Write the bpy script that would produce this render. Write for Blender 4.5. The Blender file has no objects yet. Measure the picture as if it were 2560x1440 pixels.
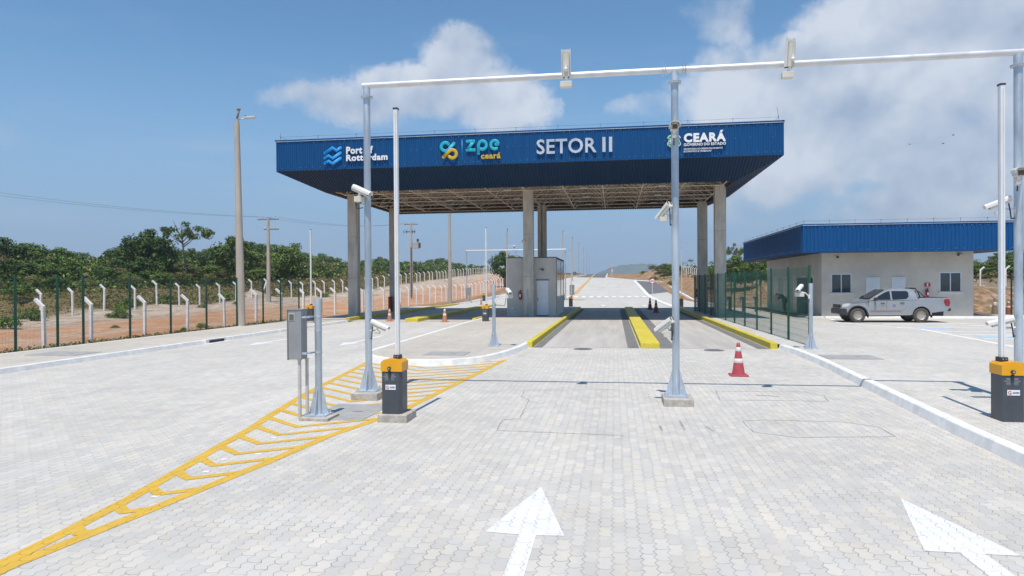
import bpy, bmesh, math, random
from mathutils import Vector, Matrix
R = math.radians
sc = bpy.context.scene
C = sc.collection
random.seed(7)

# ------------------------------------------------------------------ camera
CAMH, FPX = 2.1, 1707.0
YAW, PITCH, ROLL = 0.1485612, -0.0067735, -0.0065523
_F = Vector((-math.sin(YAW)*math.cos(PITCH), math.cos(YAW)*math.cos(PITCH), math.sin(PITCH)))
_r = Vector((math.cos(YAW), math.sin(YAW), 0)); _u = _r.cross(_F)
CR = _r*math.cos(ROLL) + _u*math.sin(ROLL); CU = _u*math.cos(ROLL) - _r*math.sin(ROLL)
cam = bpy.data.objects.new('camera', bpy.data.cameras.new('camera')); C.objects.link(cam)
cam.data.sensor_width = 36; cam.data.lens = 36*FPX/2560
cam.data.clip_start = .1; cam.data.clip_end = 9000
cam.matrix_world = Matrix(((CR.x, CU.x, -_F.x, 0), (CR.y, CU.y, -_F.y, 0), (CR.z, CU.z, -_F.z, CAMH), (0, 0, 0, 1)))
sc.camera = cam

# ------------------------------------------------------------------ light and sky
SUN_EL, SUN_AZ = R(67.3), 0.06      # light travels towards +y and a little +x
sun = bpy.data.objects.new('sun', bpy.data.lights.new('sun', 'SUN')); C.objects.link(sun)
sun.data.energy = 4.4; sun.data.angle = R(.5); sun.data.color = (1, .945, .86)
travel = Vector((math.sin(SUN_AZ)*math.cos(SUN_EL), math.cos(SUN_AZ)*math.cos(SUN_EL), -math.sin(SUN_EL)))
sun.rotation_euler = travel.to_track_quat('-Z', 'Y').to_euler(); sun.location = (0, -20, 60)
sc.view_settings.view_transform = 'Standard'; sc.view_settings.look = 'None'
sc.view_settings.exposure = 0.0; sc.view_settings.gamma = 1
sc.cycles.use_denoising = True
sc.cycles.max_bounces = 8; sc.cycles.transparent_max_bounces = 12
sc.cycles.sample_clamp_indirect = 4
SKY = .10

class NT:
    """small helper to wire nodes"""
    def __init__(s, tree): s.t = tree; s.n = tree.nodes; s.l = tree.links
    def add(s, typ, **kw):
        n = s.n.new(typ)
        for k, v in kw.items(): setattr(n, k, v)
        return n
    def put(s, sock, v):
        if isinstance(v, bpy.types.NodeSocket): s.l.new(v, sock)
        elif v is not None: sock.default_value = v
    def math(s, op, a, b=None, c=None, clamp=False):
        n = s.add('ShaderNodeMath', operation=op, use_clamp=clamp)
        for i, v in enumerate((a, b, c)): s.put(n.inputs[i], v)
        return n.outputs[0]
    def mix(s, fac, a, b, blend='MIX'):
        n = s.add('ShaderNodeMix', data_type='RGBA', blend_type=blend)
        s.put(n.inputs[0], fac)
        for i, v in ((6, a), (7, b)):
            if not isinstance(v, bpy.types.NodeSocket) and len(v) == 3: v = (*v, 1)
            s.put(n.inputs[i], v)
        return n.outputs[2]
    def noise(s, vec, scale, detail=4, rough=.55, dist=0, color=False):
        n = s.add('ShaderNodeTexNoise'); s.put(n.inputs['Vector'], vec)
        n.inputs['Scale'].default_value = scale; n.inputs['Detail'].default_value = detail
        n.inputs['Roughness'].default_value = rough; n.inputs['Distortion'].default_value = dist
        return n.outputs['Color' if color else 'Fac']
    def ramp(s, fac, lo, hi, a=0., b=1.):
        n = s.add('ShaderNodeMapRange', interpolation_type='SMOOTHSTEP')
        s.put(n.inputs[0], fac)
        for i, v in ((1, lo), (2, hi), (3, a), (4, b)): s.put(n.inputs[i], v)
        return n.outputs[0]

def px_dir(px, py):
    d = _F + CR*((px-1280)/FPX) - CU*((py-720)/FPX)
    return d.normalized()

w = bpy.data.worlds.new('World'); sc.world = w; w.use_nodes = True
N = NT(w.node_tree); N.n.clear()
wo = N.add('ShaderNodeOutputWorld'); bg = N.add('ShaderNodeBackground'); N.l.new(bg.outputs[0], wo.inputs[0])
sky = N.add('ShaderNodeTexSky', sky_type='NISHITA'); sky.sun_disc = False
sky.sun_elevation = SUN_EL; sky.sun_rotation = math.pi + SUN_AZ
sky.altitude = 30; sky.air_density = 1.0; sky.dust_density = 0.0; sky.ozone_density = 6.0
tc = N.add('ShaderNodeTexCoord'); D = tc.outputs['Generated']
sp = N.add('ShaderNodeSeparateXYZ'); N.l.new(D, sp.inputs[0])
az = N.math('ARCTAN2', sp.outputs[0], sp.outputs[1]); el = N.math('ARCSINE', sp.outputs[2])
def azel(px, py):
    d = px_dir(px, py); return math.atan2(d.x, d.y), math.asin(d.z)
wob = N.noise(D, 5.5, 8, .68, color=True); wsp = N.add('ShaderNodeSeparateColor'); N.l.new(wob, wsp.inputs[0])
azw = N.math('MULTIPLY_ADD', N.math('SUBTRACT', wsp.outputs[0], .5), .13, az)
elw = N.math('MULTIPLY_ADD', N.math('SUBTRACT', wsp.outputs[1], .5), .10, el)
def blob(px, py, wx, wy, amp):
    a0, e0 = azel(px, py)
    dx = N.math('DIVIDE', N.math('SUBTRACT', azw, a0), wx/FPX*.9); dy = N.math('DIVIDE', N.math('SUBTRACT', elw, e0), wy/FPX*.95)
    q = N.math('ADD', N.math('MULTIPLY', dx, dx), N.math('MULTIPLY', dy, dy))
    return N.math('MULTIPLY', N.math('SUBTRACT', 1., q, clamp=True), amp)
blobs = [(1165, 150, 150, 85, 1.15), (1060, 235, 250, 75, 1.1), (1245, 255, 165, 110, 1.1), (900, 265, 250, 62, .85), (735, 245, 130, 42, .55),
         (1800, 220, 190, 130, .9), (2020, 250, 380, 210, 1.2), (2380, 140, 420, 220, 1.15), (2320, 350, 480, 190, 1.1), (2500, 480, 420, 130, .8),
         (1815, 45, 130, 85, .62), (2150, 500, 480, 100, .75), (2480, 400, 300, 150, .9), (1640, 270, 90, 45, .5), (1590, 285, 110, 40, .4), (2050, 430, 300, 80, .7), (2150, 40, 260, 70, .8), (2700, 60, 350, 160, 1.),
         (2600, 300, 260, 240, 1.1), (3100, 350, 500, 300, 1.), (-700, 300, 500, 120, .9)]
tot = None
for b in blobs:
    o = blob(*b); tot = o if tot is None else N.math('MAXIMUM', tot, o)
# cloud layers elsewhere in the sky, for other views and for the light they give
fb = N.noise(D, 7.5, 9, .58)
fb2 = N.noise(D, 2.3, 5, .55)
dens = N.math('ADD', tot, N.math('MULTIPLY', N.math('MULTIPLY', N.math('SUBTRACT', fb, .5), 2.1), N.math('ADD', N.math('MULTIPLY', tot, 1.2, clamp=True), .22)))
neg = None
for b in ((1950, 50, 130, 90, .42), (2275, 228, 110, 45, .55), (2005, 520, 170, 50, .55), (2190, 470, 120, 35, .4), (1590, 110, 150, 120, .8), (2420, 300, 140, 35, .4)):
    o = blob(*b); neg = o if neg is None else N.math('MAXIMUM', neg, o)
dens = N.math('SUBTRACT', dens, neg)
mask = N.ramp(dens, .04, .72)
wisp_az = N.add('ShaderNodeCombineXYZ'); N.put(wisp_az.inputs[0], N.math('MULTIPLY', az, 1.3)); N.put(wisp_az.inputs[1], N.math('MULTIPLY', el, 9.))
wisp = N.ramp(N.noise(wisp_az.outputs[0], 2.2, 5, .6), .5, .8, 0, .32)
wisp = N.math('MULTIPLY', wisp, N.ramp(el, .42, .16))
# light and shade inside the clouds: denser towards their undersides
up = N.add('ShaderNodeVectorMath', operation='ADD'); N.l.new(D, up.inputs[0]); up.inputs[1].default_value = (0.0, 0, .03)
fbu = N.noise(up.outputs[0], 7.5, 5, .5)
fbs = N.noise(D, 7.5, 5, .5)
shade = N.math('ADD', N.math('MULTIPLY', N.math('SUBTRACT', fbu, fbs), -3.4), N.math('MULTIPLY', N.math('SUBTRACT', fb2, .5), -1.5))
shade = N.math('ADD', shade, N.ramp(el, .04, .24, .20, .72), clamp=True)
ccol = N.mix(shade, (.385, .475, .63), (.76, .805, .88))
# sky colour: a deep blue overhead paling to the horizon comes from the sky texture
skyc = N.add('ShaderNodeVectorMath', operation='MULTIPLY'); N.l.new(sky.outputs[0], skyc.inputs[0]); skyc.inputs[1].default_value = (SKY*1.05, SKY*1.38, SKY*1.40)
hz_f = N.ramp(el, .0, .36, .97, 0)
skyh = N.mix(hz_f, skyc.outputs[0], (.275, .435, .665))
withw = N.mix(wisp, skyh, (.50, .60, .76))
allc = N.mix(N.math('MULTIPLY', mask, .88), withw, ccol)
bg.inputs[1].default_value = .1
fin = N.add('ShaderNodeVectorMath', operation='SCALE'); N.l.new(allc, fin.inputs[0]); fin.inputs[3].default_value = 10.
N.l.new(fin.outputs[0], bg.inputs[0])

# ------------------------------------------------------------------ picture-to-ground helpers (used to survey the place)
def ray(px, py): return _F + CR*((px-1280)/FPX) - CU*((py-720)/FPX)
def G(px, py, z=0.):
    d = ray(px, py); t = (z-CAMH)/d.z; return Vector((d.x*t, d.y*t, z))
def AtY(px, py, Y):
    d = ray(px, py); t = Y/d.y; return Vector((d.x*t, Y, CAMH+d.z*t))
def lerp(a, b, t): return a+(b-a)*t
def sm(a, b, x):
    t = max(0., min(1., (x-a)/(b-a))); return t*t*(3-2*t)
ZP = [(-400, 0), (62, 0), (75, .07), (88, .2), (96, .42), (125, 1.65), (175, 3.45), (230, 4.95), (300, 5.9), (380, 6.1), (600, 4.5), (1500, -2), (9000, -30)]
def zr(y):
    for (a, za), (b, zb) in zip(ZP, ZP[1:]):
        if y <= b: return lerp(za, zb, max(0., (y-a)/(b-a)))
    return -30.
def hz(x, y):
    z = zr(y)
    z += sm(-21, -34, x)*max(.2, min(1.1, .25+.014*(y-35)))*sm(-10, 20, y)
    z += sm(-37, -54, x)*1.15*sm(0, 30, y)*sm(160, 110, y)
    z += sm(6.5, 19, x)*sm(58, 80, y)*1.5*sm(700, 250, y)
    z += sm(20, 30, x)*sm(46, 60, y)*sm(110, 80, y)*.9
    if y > 44 or x < -19 or x > 30:
        a = .06 if (x < -19 or x > 8) else .0
        z += a*(math.sin(x*.9+y*.31)+math.sin(x*.37-y*.73)+.7*math.sin(x*1.7+y*1.3))*sm(19.2, 24, abs(x) if x < 0 else x+9)
        z += .22*(math.sin(x*.21+1.3)*math.sin(y*.13+.4))*sm(24, 40, abs(x))
    # sand heaps
    for (hx, hy, hr, hh) in HEAPS:
        d = ((x-hx)**2+(y-hy)**2)/(hr*hr)
        if d < 1: z += hh*(1-d)**2*(1+.2*math.sin(3*x)+.2*math.sin(4*y+x))
    return z
HEAPS = [(-38, 41, 4.2, 1.0), (-35, 62, 3.0, .8), (23, 50, 5.5, 1.4), (29, 52, 6, 1.2), (33, 58, 6, 1.0), (18.5, 76, 4.5, 1.3), (-33.5, 47, 2.0, .35), (13, 170, 10, 2.0), (-30, 44, 2.5, .3), (-27, 52, 2, .25)]
def GT(px, py, off=0.):
    d = ray(px, py); a, b = 3., 1200.
    lo = None; t = 3.
    while t < 1200:
        if CAMH+d.z*t < zr(d.y*t)+off: break
        lo = t; t *= 1.02
    a, b = lo, t
    for _ in range(40):
        m = (a+b)/2
        if CAMH+d.z*m < zr(d.y*m)+off: b = m
        else: a = m
    return Vector((d.x*a, d.y*a, zr(d.y*a)+off))

# ------------------------------------------------------------------ materials
MATS = {}
def mat(name, col, rough=.6, metal=0., var=.08, vscale=3., bump=0., bscale=40., spec=.5, streak=None, coat=0., island=0.):
    if name in MATS: return MATS[name]
    m = bpy.data.materials.new(name); m.use_nodes = True; MATS[name] = m
    n = NT(m.node_tree); b = n.n['Principled BSDF']
    b.inputs['Roughness'].default_value = rough; b.inputs['Metallic'].default_value = metal
    b.inputs['Specular IOR Level'].default_value = spec
    if coat: b.inputs['Coat Weight'].default_value = coat; b.inputs['Coat Roughness'].default_value = .08
    t = n.add('ShaderNodeTexCoord'); v = t.outputs['Object']
    if streak:
        mp = n.add('ShaderNodeMapping'); n.l.new(v, mp.inputs[0]); mp.inputs['Scale'].default_value = streak; v = mp.outputs[0]
    c = (*col, 1)
    f = n.noise(v, vscale, 5, .6)
    f = n.ramp(f, .3, .7)
    lo = tuple(x*(1-var) for x in col); hi = tuple(min(1, x*(1+var)) for x in col)
    cc = n.mix(f, lo, hi)
    if island:
        g = n.add('ShaderNodeNewGeometry'); oi = n.add('ShaderNodeObjectInfo')
        r = n.math('MULTIPLY_ADD', g.outputs['Random Per Island'], island, 1-island*.5)
        r = n.math('MULTIPLY', r, n.math('MULTIPLY_ADD', oi.outputs['Random'], .5, .75))
        s = n.add('ShaderNodeVectorMath', operation='SCALE'); n.l.new(cc, s.inputs[0]); n.l.new(r, s.inputs[3]); cc = s.outputs[0]
    n.l.new(cc, b.inputs['Base Color'])
    if rough > .2:
        rr = n.math('MULTIPLY_ADD', f, .16, rough-.08); n.l.new(rr, b.inputs['Roughness'])
    if bump:
        bp = n.add('ShaderNodeBump'); bp.inputs['Strength'].default_value = bump; bp.inputs['Distance'].default_value = .02
        n.l.new(n.noise(t.outputs['Object'], bscale, 5, .65), bp.inputs['Height']); n.l.new(bp.outputs[0], b.inputs['Normal'])
    return m

def paver_mat(name, c1, c2, cm, paint=None):
    m = bpy.data.materials.new(name); m.use_nodes = True
    n = NT(m.node_tree); b = n.n['Principled BSDF']; b.inputs['Roughness'].default_value = .85
    b.inputs['Specular IOR Level'].default_value = .25
    t = n.add('ShaderNodeTexCoord'); s = n.add('ShaderNodeSeparateXYZ'); n.l.new(t.outputs['Object'], s.inputs[0])
    X, Y = s.outputs[0], s.outputs[1]
    zx = n.math('SUBTRACT', n.math('PINGPONG', n.math('ADD', Y, .0275), .055), .0275); zy = n.math('SUBTRACT', n.math('PINGPONG', n.math('ADD', X, .0275), .055), .0275)
    X2 = n.math('MULTIPLY_ADD', zx, .52, X); Y2 = n.math('MULTIPLY_ADD', zy, .35, Y)
    jit = n.noise(t.outputs['Object'], 2.2, 2, .5, color=True); js = n.add('ShaderNodeSeparateColor'); n.l.new(jit, js.inputs[0])
    X2 = n.math('MULTIPLY_ADD', js.outputs[0], .05, X2); Y2 = n.math('MULTIPLY_ADD', js.outputs[1], .05, Y2)
    cv = n.add('ShaderNodeCombineXYZ'); n.put(cv.inputs[0], Y2); n.put(cv.inputs[1], X2)
    br = n.add('ShaderNodeTexBrick', offset=.5); n.l.new(cv.outputs[0], br.inputs['Vector'])
    br.inputs['Scale'].default_value = 1; br.inputs['Brick Width'].default_value = .22; br.inputs['Row Height'].default_value = .11
    br.inputs['Mortar Size'].default_value = .0055; br.inputs['Mortar Smooth'].default_value = .5; br.inputs['Bias'].default_value = 0.
    br.inputs['Color1'].default_value = (0, 0, 0, 1); br.inputs['Color2'].default_value = (1, 1, 1, 1); br.inputs['Mortar'].default_value = (.5, .5, .5, 1)
    tone = n.mix(br.outputs['Color'], c1, c2)
    # second per-stone tint from a cell texture of the same size
    vo = n.add('ShaderNodeTexVoronoi'); vm = n.add('ShaderNodeMapping'); n.l.new(cv.outputs[0], vm.inputs[0]); vm.inputs['Scale'].default_value = (4.5, 9, 1)
    n.l.new(vm.outputs[0], vo.inputs['Vector']); vo.inputs['Scale'].default_value = 1.
    vs = n.add('ShaderNodeSeparateColor'); n.l.new(vo.outputs['Color'], vs.inputs[0])
    tone = n.mix(n.math('MULTIPLY', n.ramp(vs.outputs[0], .6, 1.), .35), tone, (c1[0]*1.08, c1[1]*1.03, c1[2]*.93))
    tone = n.mix(n.math('MULTIPLY', n.ramp(vs.outputs[1], .6, 1.), .45), tone, (c1[0]*.88, c1[1]*.92, c1[2]*1.0))
    big = n.ramp(n.noise(t.outputs['Object'], .22, 4, .6), .3, .7, .93, 1.05)
    mid = n.ramp(n.noise(t.outputs['Object'], 1.4, 5, .65), .25, .75, .95, 1.04)
    mp = n.add('ShaderNodeMapping'); n.l.new(t.outputs['Object'], mp.inputs[0]); mp.inputs['Scale'].default_value = (.8, .05, 1)
    trk = n.ramp(n.noise(mp.outputs[0], 1.2, 3, .5), .3, .7, .955, 1.02)
    k = n.math('MULTIPLY', n.math('MULTIPLY', big, mid), trk)
    jf = n.ramp(n.noise(t.outputs['Object'], 2.6, 4, .65), .3, .7, .12, 1.)
    sc1 = n.add('ShaderNodeVectorMath', operation='SCALE'); n.l.new(tone, sc1.inputs[0]); n.l.new(k, sc1.inputs[3])
    stain = n.math('MULTIPLY', n.ramp(n.noise(t.outputs['Object'], .35, 6, .7, .6), .52, .74), .30)
    st2 = n.math('MULTIPLY', n.ramp(n.noise(mp.outputs[0], 2.6, 5, .7), .55, .75), .16)
    spots = n.math('MULTIPLY', n.ramp(n.noise(t.outputs['Object'], 4.5, 4, .75), .66, .78), .30)
    cc = n.mix(stain, sc1.outputs[0], (.50, .45, .37)); cc = n.mix(st2, cc, (.34, .325, .31)); cc = n.mix(spots, cc, (.33, .31, .28))
    sc1 = n.add('ShaderNodeVectorMath', operation='SCALE'); n.l.new(cc, sc1.inputs[0]); sc1.inputs[3].default_value = 1.0
    if paint:
        pm = n.ramp(n.noise(t.outputs['Object'], 30, 5, .7), .27, .36)
        p2 = n.mix(n.ramp(n.noise(t.outputs['Object'], 2.5, 4, .6), .3, .7), tuple(q*.9 for q in paint), paint)
        base = n.mix(n.math('MULTIPLY_ADD', pm, .42, .53), sc1.outputs[0], p2)
        cm = tuple(q*.5 for q in paint)
    else: base = sc1.outputs[0]
    colr = n.mix(n.math('MULTIPLY', br.outputs['Fac'], jf), base, cm)
    n.l.new(colr, b.inputs['Base Color'])
    bp = n.add('ShaderNodeBump'); bp.inputs['Strength'].default_value = .35; bp.inputs['Distance'].default_value = .006
    hgt = n.math('MULTIPLY_ADD', n.noise(t.outputs['Object'], 90, 3, .6), .25, n.math('SUBTRACT', 1., br.outputs['Fac']))
    n.l.new(hgt, bp.inputs['Height']); n.l.new(bp.outputs[0], b.inputs['Normal'])
    return m

def ground_mat():
    m = bpy.data.materials.new('dirt_ground'); m.use_nodes = True
    n = NT(m.node_tree); b = n.n['Principled BSDF']; b.inputs['Roughness'].default_value = .95; b.inputs['Specular IOR Level'].default_value = .1
    t = n.add('ShaderNodeTexCoord'); o = t.outputs['Object']; s = n.add('ShaderNodeSeparateXYZ'); n.l.new(o, s.inputs[0])
    X, Y = s.outputs[0], s.outputs[1]
    wobx = n.math('MULTIPLY_ADD', n.math('SUBTRACT', n.noise(o, .13, 5, .6), .5), 6., X)
    dirt = n.mix(n.ramp(n.noise(o, .5, 6, .65), .3, .7), (.485, .245, .128), (.56, .325, .195))
    sand = n.mix(n.ramp(n.noise(o, 1.1, 6, .7), .3, .7), (.43, .32, .235), (.58, .48, .385))
    grass = n.mix(n.ramp(n.noise(o, .45, 6, .7), .32, .68), (.26, .18, .09), (.13, .12, .045))
    # orange service road by the fences, pale sand further out, dry grass under the scrub
    f1 = n.ramp(wobx, -26., -31.); f1r = n.ramp(wobx, 24., 31.)
    col = n.mix(n.math('MAXIMUM', f1, f1r), dirt, sand)
    pat = n.ramp(n.noise(o, .28, 6, .7), .48, .6)
    col = n.mix(n.math('MULTIPLY', pat, .55), col, sand)
    f2 = n.ramp(wobx, -33.5, -36.); f2r = n.ramp(wobx, 34., 40.); f2 = n.math('MAXIMUM', f2, f2r)
    far = n.ramp(Y, 210., 300.); f2 = n.math('MAXIMUM', f2, far)
    col = n.mix(f2, col, grass)
    gp = n.math('MULTIPLY', n.ramp(n.noise(o, .35, 7, .72), .55, .66), n.math('MAXIMUM', n.ramp(wobx, -27., -33.), n.ramp(wobx, 9., 16.)))
    col = n.mix(gp, col, grass)
    # a strip of dry weeds at the foot of the mesh fence
    st = n.math('MULTIPLY', n.ramp(X, -19.4, -18.3), n.ramp(n.noise(o, 1.3, 5, .7), .38, .55))
    col = n.mix(n.math('MULTIPLY', st, .8), col, (.20, .15, .08))
    mp = n.add('ShaderNodeMapping'); n.l.new(o, mp.inputs[0]); mp.inputs['Scale'].default_value = (2.2, .12, 1)
    rut = n.ramp(n.noise(mp.outputs[0], 1., 4, .6), .35, .65, .86, 1.08)
    fine = n.ramp(n.noise(o, 5, 6, .75), .25, .75, .78, 1.15)
    k = n.math('MULTIPLY', rut, fine)
    s2 = n.add('ShaderNodeVectorMath', operation='SCALE'); n.l.new(col, s2.inputs[0]); n.l.new(k, s2.inputs[3])
    n.l.new(s2.outputs[0], b.inputs['Base Color'])
    bp = n.add('ShaderNodeBump'); bp.inputs['Strength'].default_value = .9; bp.inputs['Distance'].default_value = .12
    n.l.new(n.math('ADD', n.noise(o, 1.6, 7, .7), n.math('MULTIPLY', n.noise(o, 9, 4, .7), .35)), bp.inputs['Height']); n.l.new(bp.outputs[0], b.inputs['Normal'])
    return m

M_PAVE = paver_mat('interlocking_pavers', (.640, .598, .532), (.535, .512, .475), (.29, .275, .255))
M_PAVE2 = paver_mat('island_pavers', (.600, .545, .465), (.525, .485, .425), (.30, .28, .26))
M_WHITE_ON = paver_mat('white_paint_on_pavers', (.640, .598, .532), (.535, .512, .475), (.3, .3, .3), (.80, .80, .80))
M_YEL_ON = paver_mat('yellow_paint_on_pavers', (.640, .598, .532), (.535, .512, .475), (.3, .3, .3), (.70, .43, .045))
M_GROUND = ground_mat()
M_SLAB = mat('lane_concrete', (.49, .455, .41), .85, var=.12, vscale=1.2, bump=.08, bscale=60, streak=(1.6, .12, 1), spec=.2)
M_CONC = mat('column_concrete', (.52, .475, .41), .85, var=.16, vscale=1.4, bump=.12, bscale=30, streak=(2.5, 2.5, .7), spec=.2)
M_PLINTH = mat('plinth_concrete', (.46, .42, .37), .9, var=.2, vscale=9, bump=.25, bscale=45, spec=.2)
M_ASPH = mat('asphalt', (.16, .16, .165), .9, var=.15, vscale=.6, bump=.1, bscale=60, spec=.2)
M_STRIP = mat('grey_lane_strip', (.20, .195, .19), .9, var=.15, vscale=2, bump=.1, spec=.2)
M_KERBW = mat('white_kerb_paint', (.80, .78, .74), .7, var=.1, vscale=4, bump=.1, bscale=30)
M_KERBC = mat('kerb_concrete', (.80, .78, .745), .85, var=.10, vscale=4, bump=.12, bscale=40)
M_KERBY = mat('yellow_kerb_paint', (.66, .53, .05), .6, var=.1, vscale=2.5, bump=.08, bscale=30)
M_GALV = mat('galvanised_steel', (.50, .56, .61), .45, .5, var=.2, vscale=5, streak=(1, 1, .25))
M_GALVP = mat('galvanised_plate', (.52, .58, .64), .5, .45, var=.12, vscale=8)
M_BEAMW = mat('pale_beam_steel', (.68, .68, .68), .45, .25, var=.08, vscale=4)
M_WHITE = mat('white_plastic', (.76, .75, .72), .45, var=.06, vscale=6)
M_CREAM = mat('aged_cream_plastic', (.64, .61, .52), .5, var=.08, vscale=8)
M_BLACK = mat('black_rubber', (.018, .018, .02), .6, var=.2)
M_DKGREY = mat('dark_grey_steel', (.065, .075, .088), .45, .0, var=.12, vscale=5, spec=.5)
M_ORANGE = mat('amber_plastic', (.80, .37, .008), .38, var=.05, vscale=4)
M_BOOM = mat('boom_aluminium', (.80, .80, .80), .4, .1, var=.04)
M_GREEN = mat('green_fence_coating', (.010, .075, .046), .45, var=.12, vscale=4)
M_DGREEN = mat('dark_fence_coating', (.02, .035, .03), .5, var=.12, vscale=4)
M_POSTW = mat('whitewashed_concrete', (.84, .81, .79), .85, var=.1, vscale=6, bump=.15)
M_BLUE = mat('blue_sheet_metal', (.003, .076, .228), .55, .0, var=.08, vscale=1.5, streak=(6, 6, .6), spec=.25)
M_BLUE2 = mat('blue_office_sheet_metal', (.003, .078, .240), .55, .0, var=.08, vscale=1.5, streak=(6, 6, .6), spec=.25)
M_BLUE_SHADED = mat('shaded_blue_soffit_metal', (.005, .029, .080), .5, .0, var=.08, vscale=1.5, spec=.3)  # sheet blue darkened in the colour, standing in for underside shade
M_TRUSS = mat('truss_paint', (.66, .57, .47), .55, var=.12, vscale=5)
M_DECK = mat('bounce_brown_sheet', (.40, .32, .26), .7, var=.15, vscale=2)  # warm ground bounce on galvanised sheet is put into this brown
M_WALLG = mat('grey_render', (.56, .525, .47), .9, var=.07, vscale=1.2, bump=.06, bscale=80, spec=.2)
M_WALLB = mat('beige_render', (.61, .57, .50), .9, var=.08, vscale=1.0, bump=.06, bscale=80, spec=.2)
M_TRIM = mat('dark_trim', (.10, .10, .10), .6)
M_DOORW = mat('white_louvre_paint', (.74, .76, .78), .5, var=.04)
M_GLASS = mat('window_glass', (.06, .075, .08), .06, 0., var=.1, spec=.9)
M_FRAME = mat('white_aluminium', (.72, .74, .75), .4, .2)
M_RED = mat('red_enamel', (.50, .018, .02), .4, var=.08)
M_RUBY = mat('red_cone_rubber', (.46, .07, .085), .6, var=.12, vscale=9)
M_CONEO = mat('orange_cone_rubber', (.52, .21, .12), .65, var=.15, vscale=9)
M_CONEW = mat('reflective_white_band', (.78, .74, .66), .5, var=.08, vscale=9)
M_POLE = mat('pole_concrete', (.47, .41, .345), .9, var=.12, vscale=4, bump=.1, streak=(1, 1, .2))
M_WOOD = mat('weathered_wood', (.26, .2, .15), .85, var=.2, vscale=6)
M_CHROME = mat('polished_letter_steel', (.70, .72, .76), .38, .55, var=.06, vscale=2)
M_LETW = mat('white_letter', (.86, .86, .86), .45, var=.03)
M_CYAN = mat('cyan_letter', (.012, .42, .56), .45, var=.04)
M_SKYB = mat('bright_blue_letter', (.012, .32, .78), .45, var=.04)
M_GOLD = mat('golden_letter', (.62, .40, .025), .45, var=.05)
M_CREST = mat('crest_green', (.015, .30, .13), .5, var=.05)
M_SILVER = mat('silver_car_paint', (.37, .38, .395), .34, .4, var=.02, vscale=3, coat=.35)
M_TYRE = mat('dusty_tyre', (.085, .075, .065), .85, var=.25, vscale=14)
M_RIM = mat('steel_rim', (.42, .38, .32), .5, .4, var=.2, vscale=14)
M_CARGLASS = mat('tinted_car_glass', (.018, .02, .024), .06, 0, var=.1, spec=.8)
M_LAMP = mat('lamp_lens', (.62, .62, .60), .15, 0, var=.05, spec=.8)
M_TAIL = mat('red_tail_lens', (.30, .02, .025), .2, var=.1)
M_BLACKP = mat('black_plastic', (.036, .038, .043), .55, var=.15)
M_BLUEPAINT = mat('blue_parking_paint', (.44, .60, .78), .8, var=.2, vscale=6)
M_SEAL = mat('dark_sealant', (.34, .32, .29), .8, var=.35, vscale=7)
M_LIDC = mat('concrete_lid', (.36, .355, .34), .9, var=.1, vscale=3, bump=.1)
M_IRON = mat('cast_iron', (.14, .14, .14), .8, var=.2, vscale=8, bump=.3)
M_SKIN = mat('skin', (.32, .15, .09), .6, var=.06)
M_CLOTH = mat('dark_cloth', (.012, .015, .022), .9, var=.2)
M_HAIR = mat('black_hair', (.01, .009, .008), .7)
M_BARK = mat('bark', (.20, .165, .13), .95, var=.3, vscale=3, bump=.3)
def leaf(name, col, var=.35): return mat(name, col, .62, var=var, vscale=.8, spec=.3, island=.9)
LEAVES = [leaf('leaf_dark', (.056, .106, .022)), leaf('leaf_mid', (.105, .160, .030)), leaf('leaf_olive', (.160, .158, .044)), leaf('leaf_bright', (.150, .225, .038)), leaf('leaf_dry', (.20, .150, .072))]
M_TUFT = mat('dry_grass', (.25, .20, .085), .9, var=.3, vscale=1.1, island=.45, spec=.1)
M_HILL = mat('haze_paled_hill_scrub', (.10, .135, .11), .95, var=.3, vscale=.012, spec=.1)  # scrub green lightened in the colour to stand in for thicker haze

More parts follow.
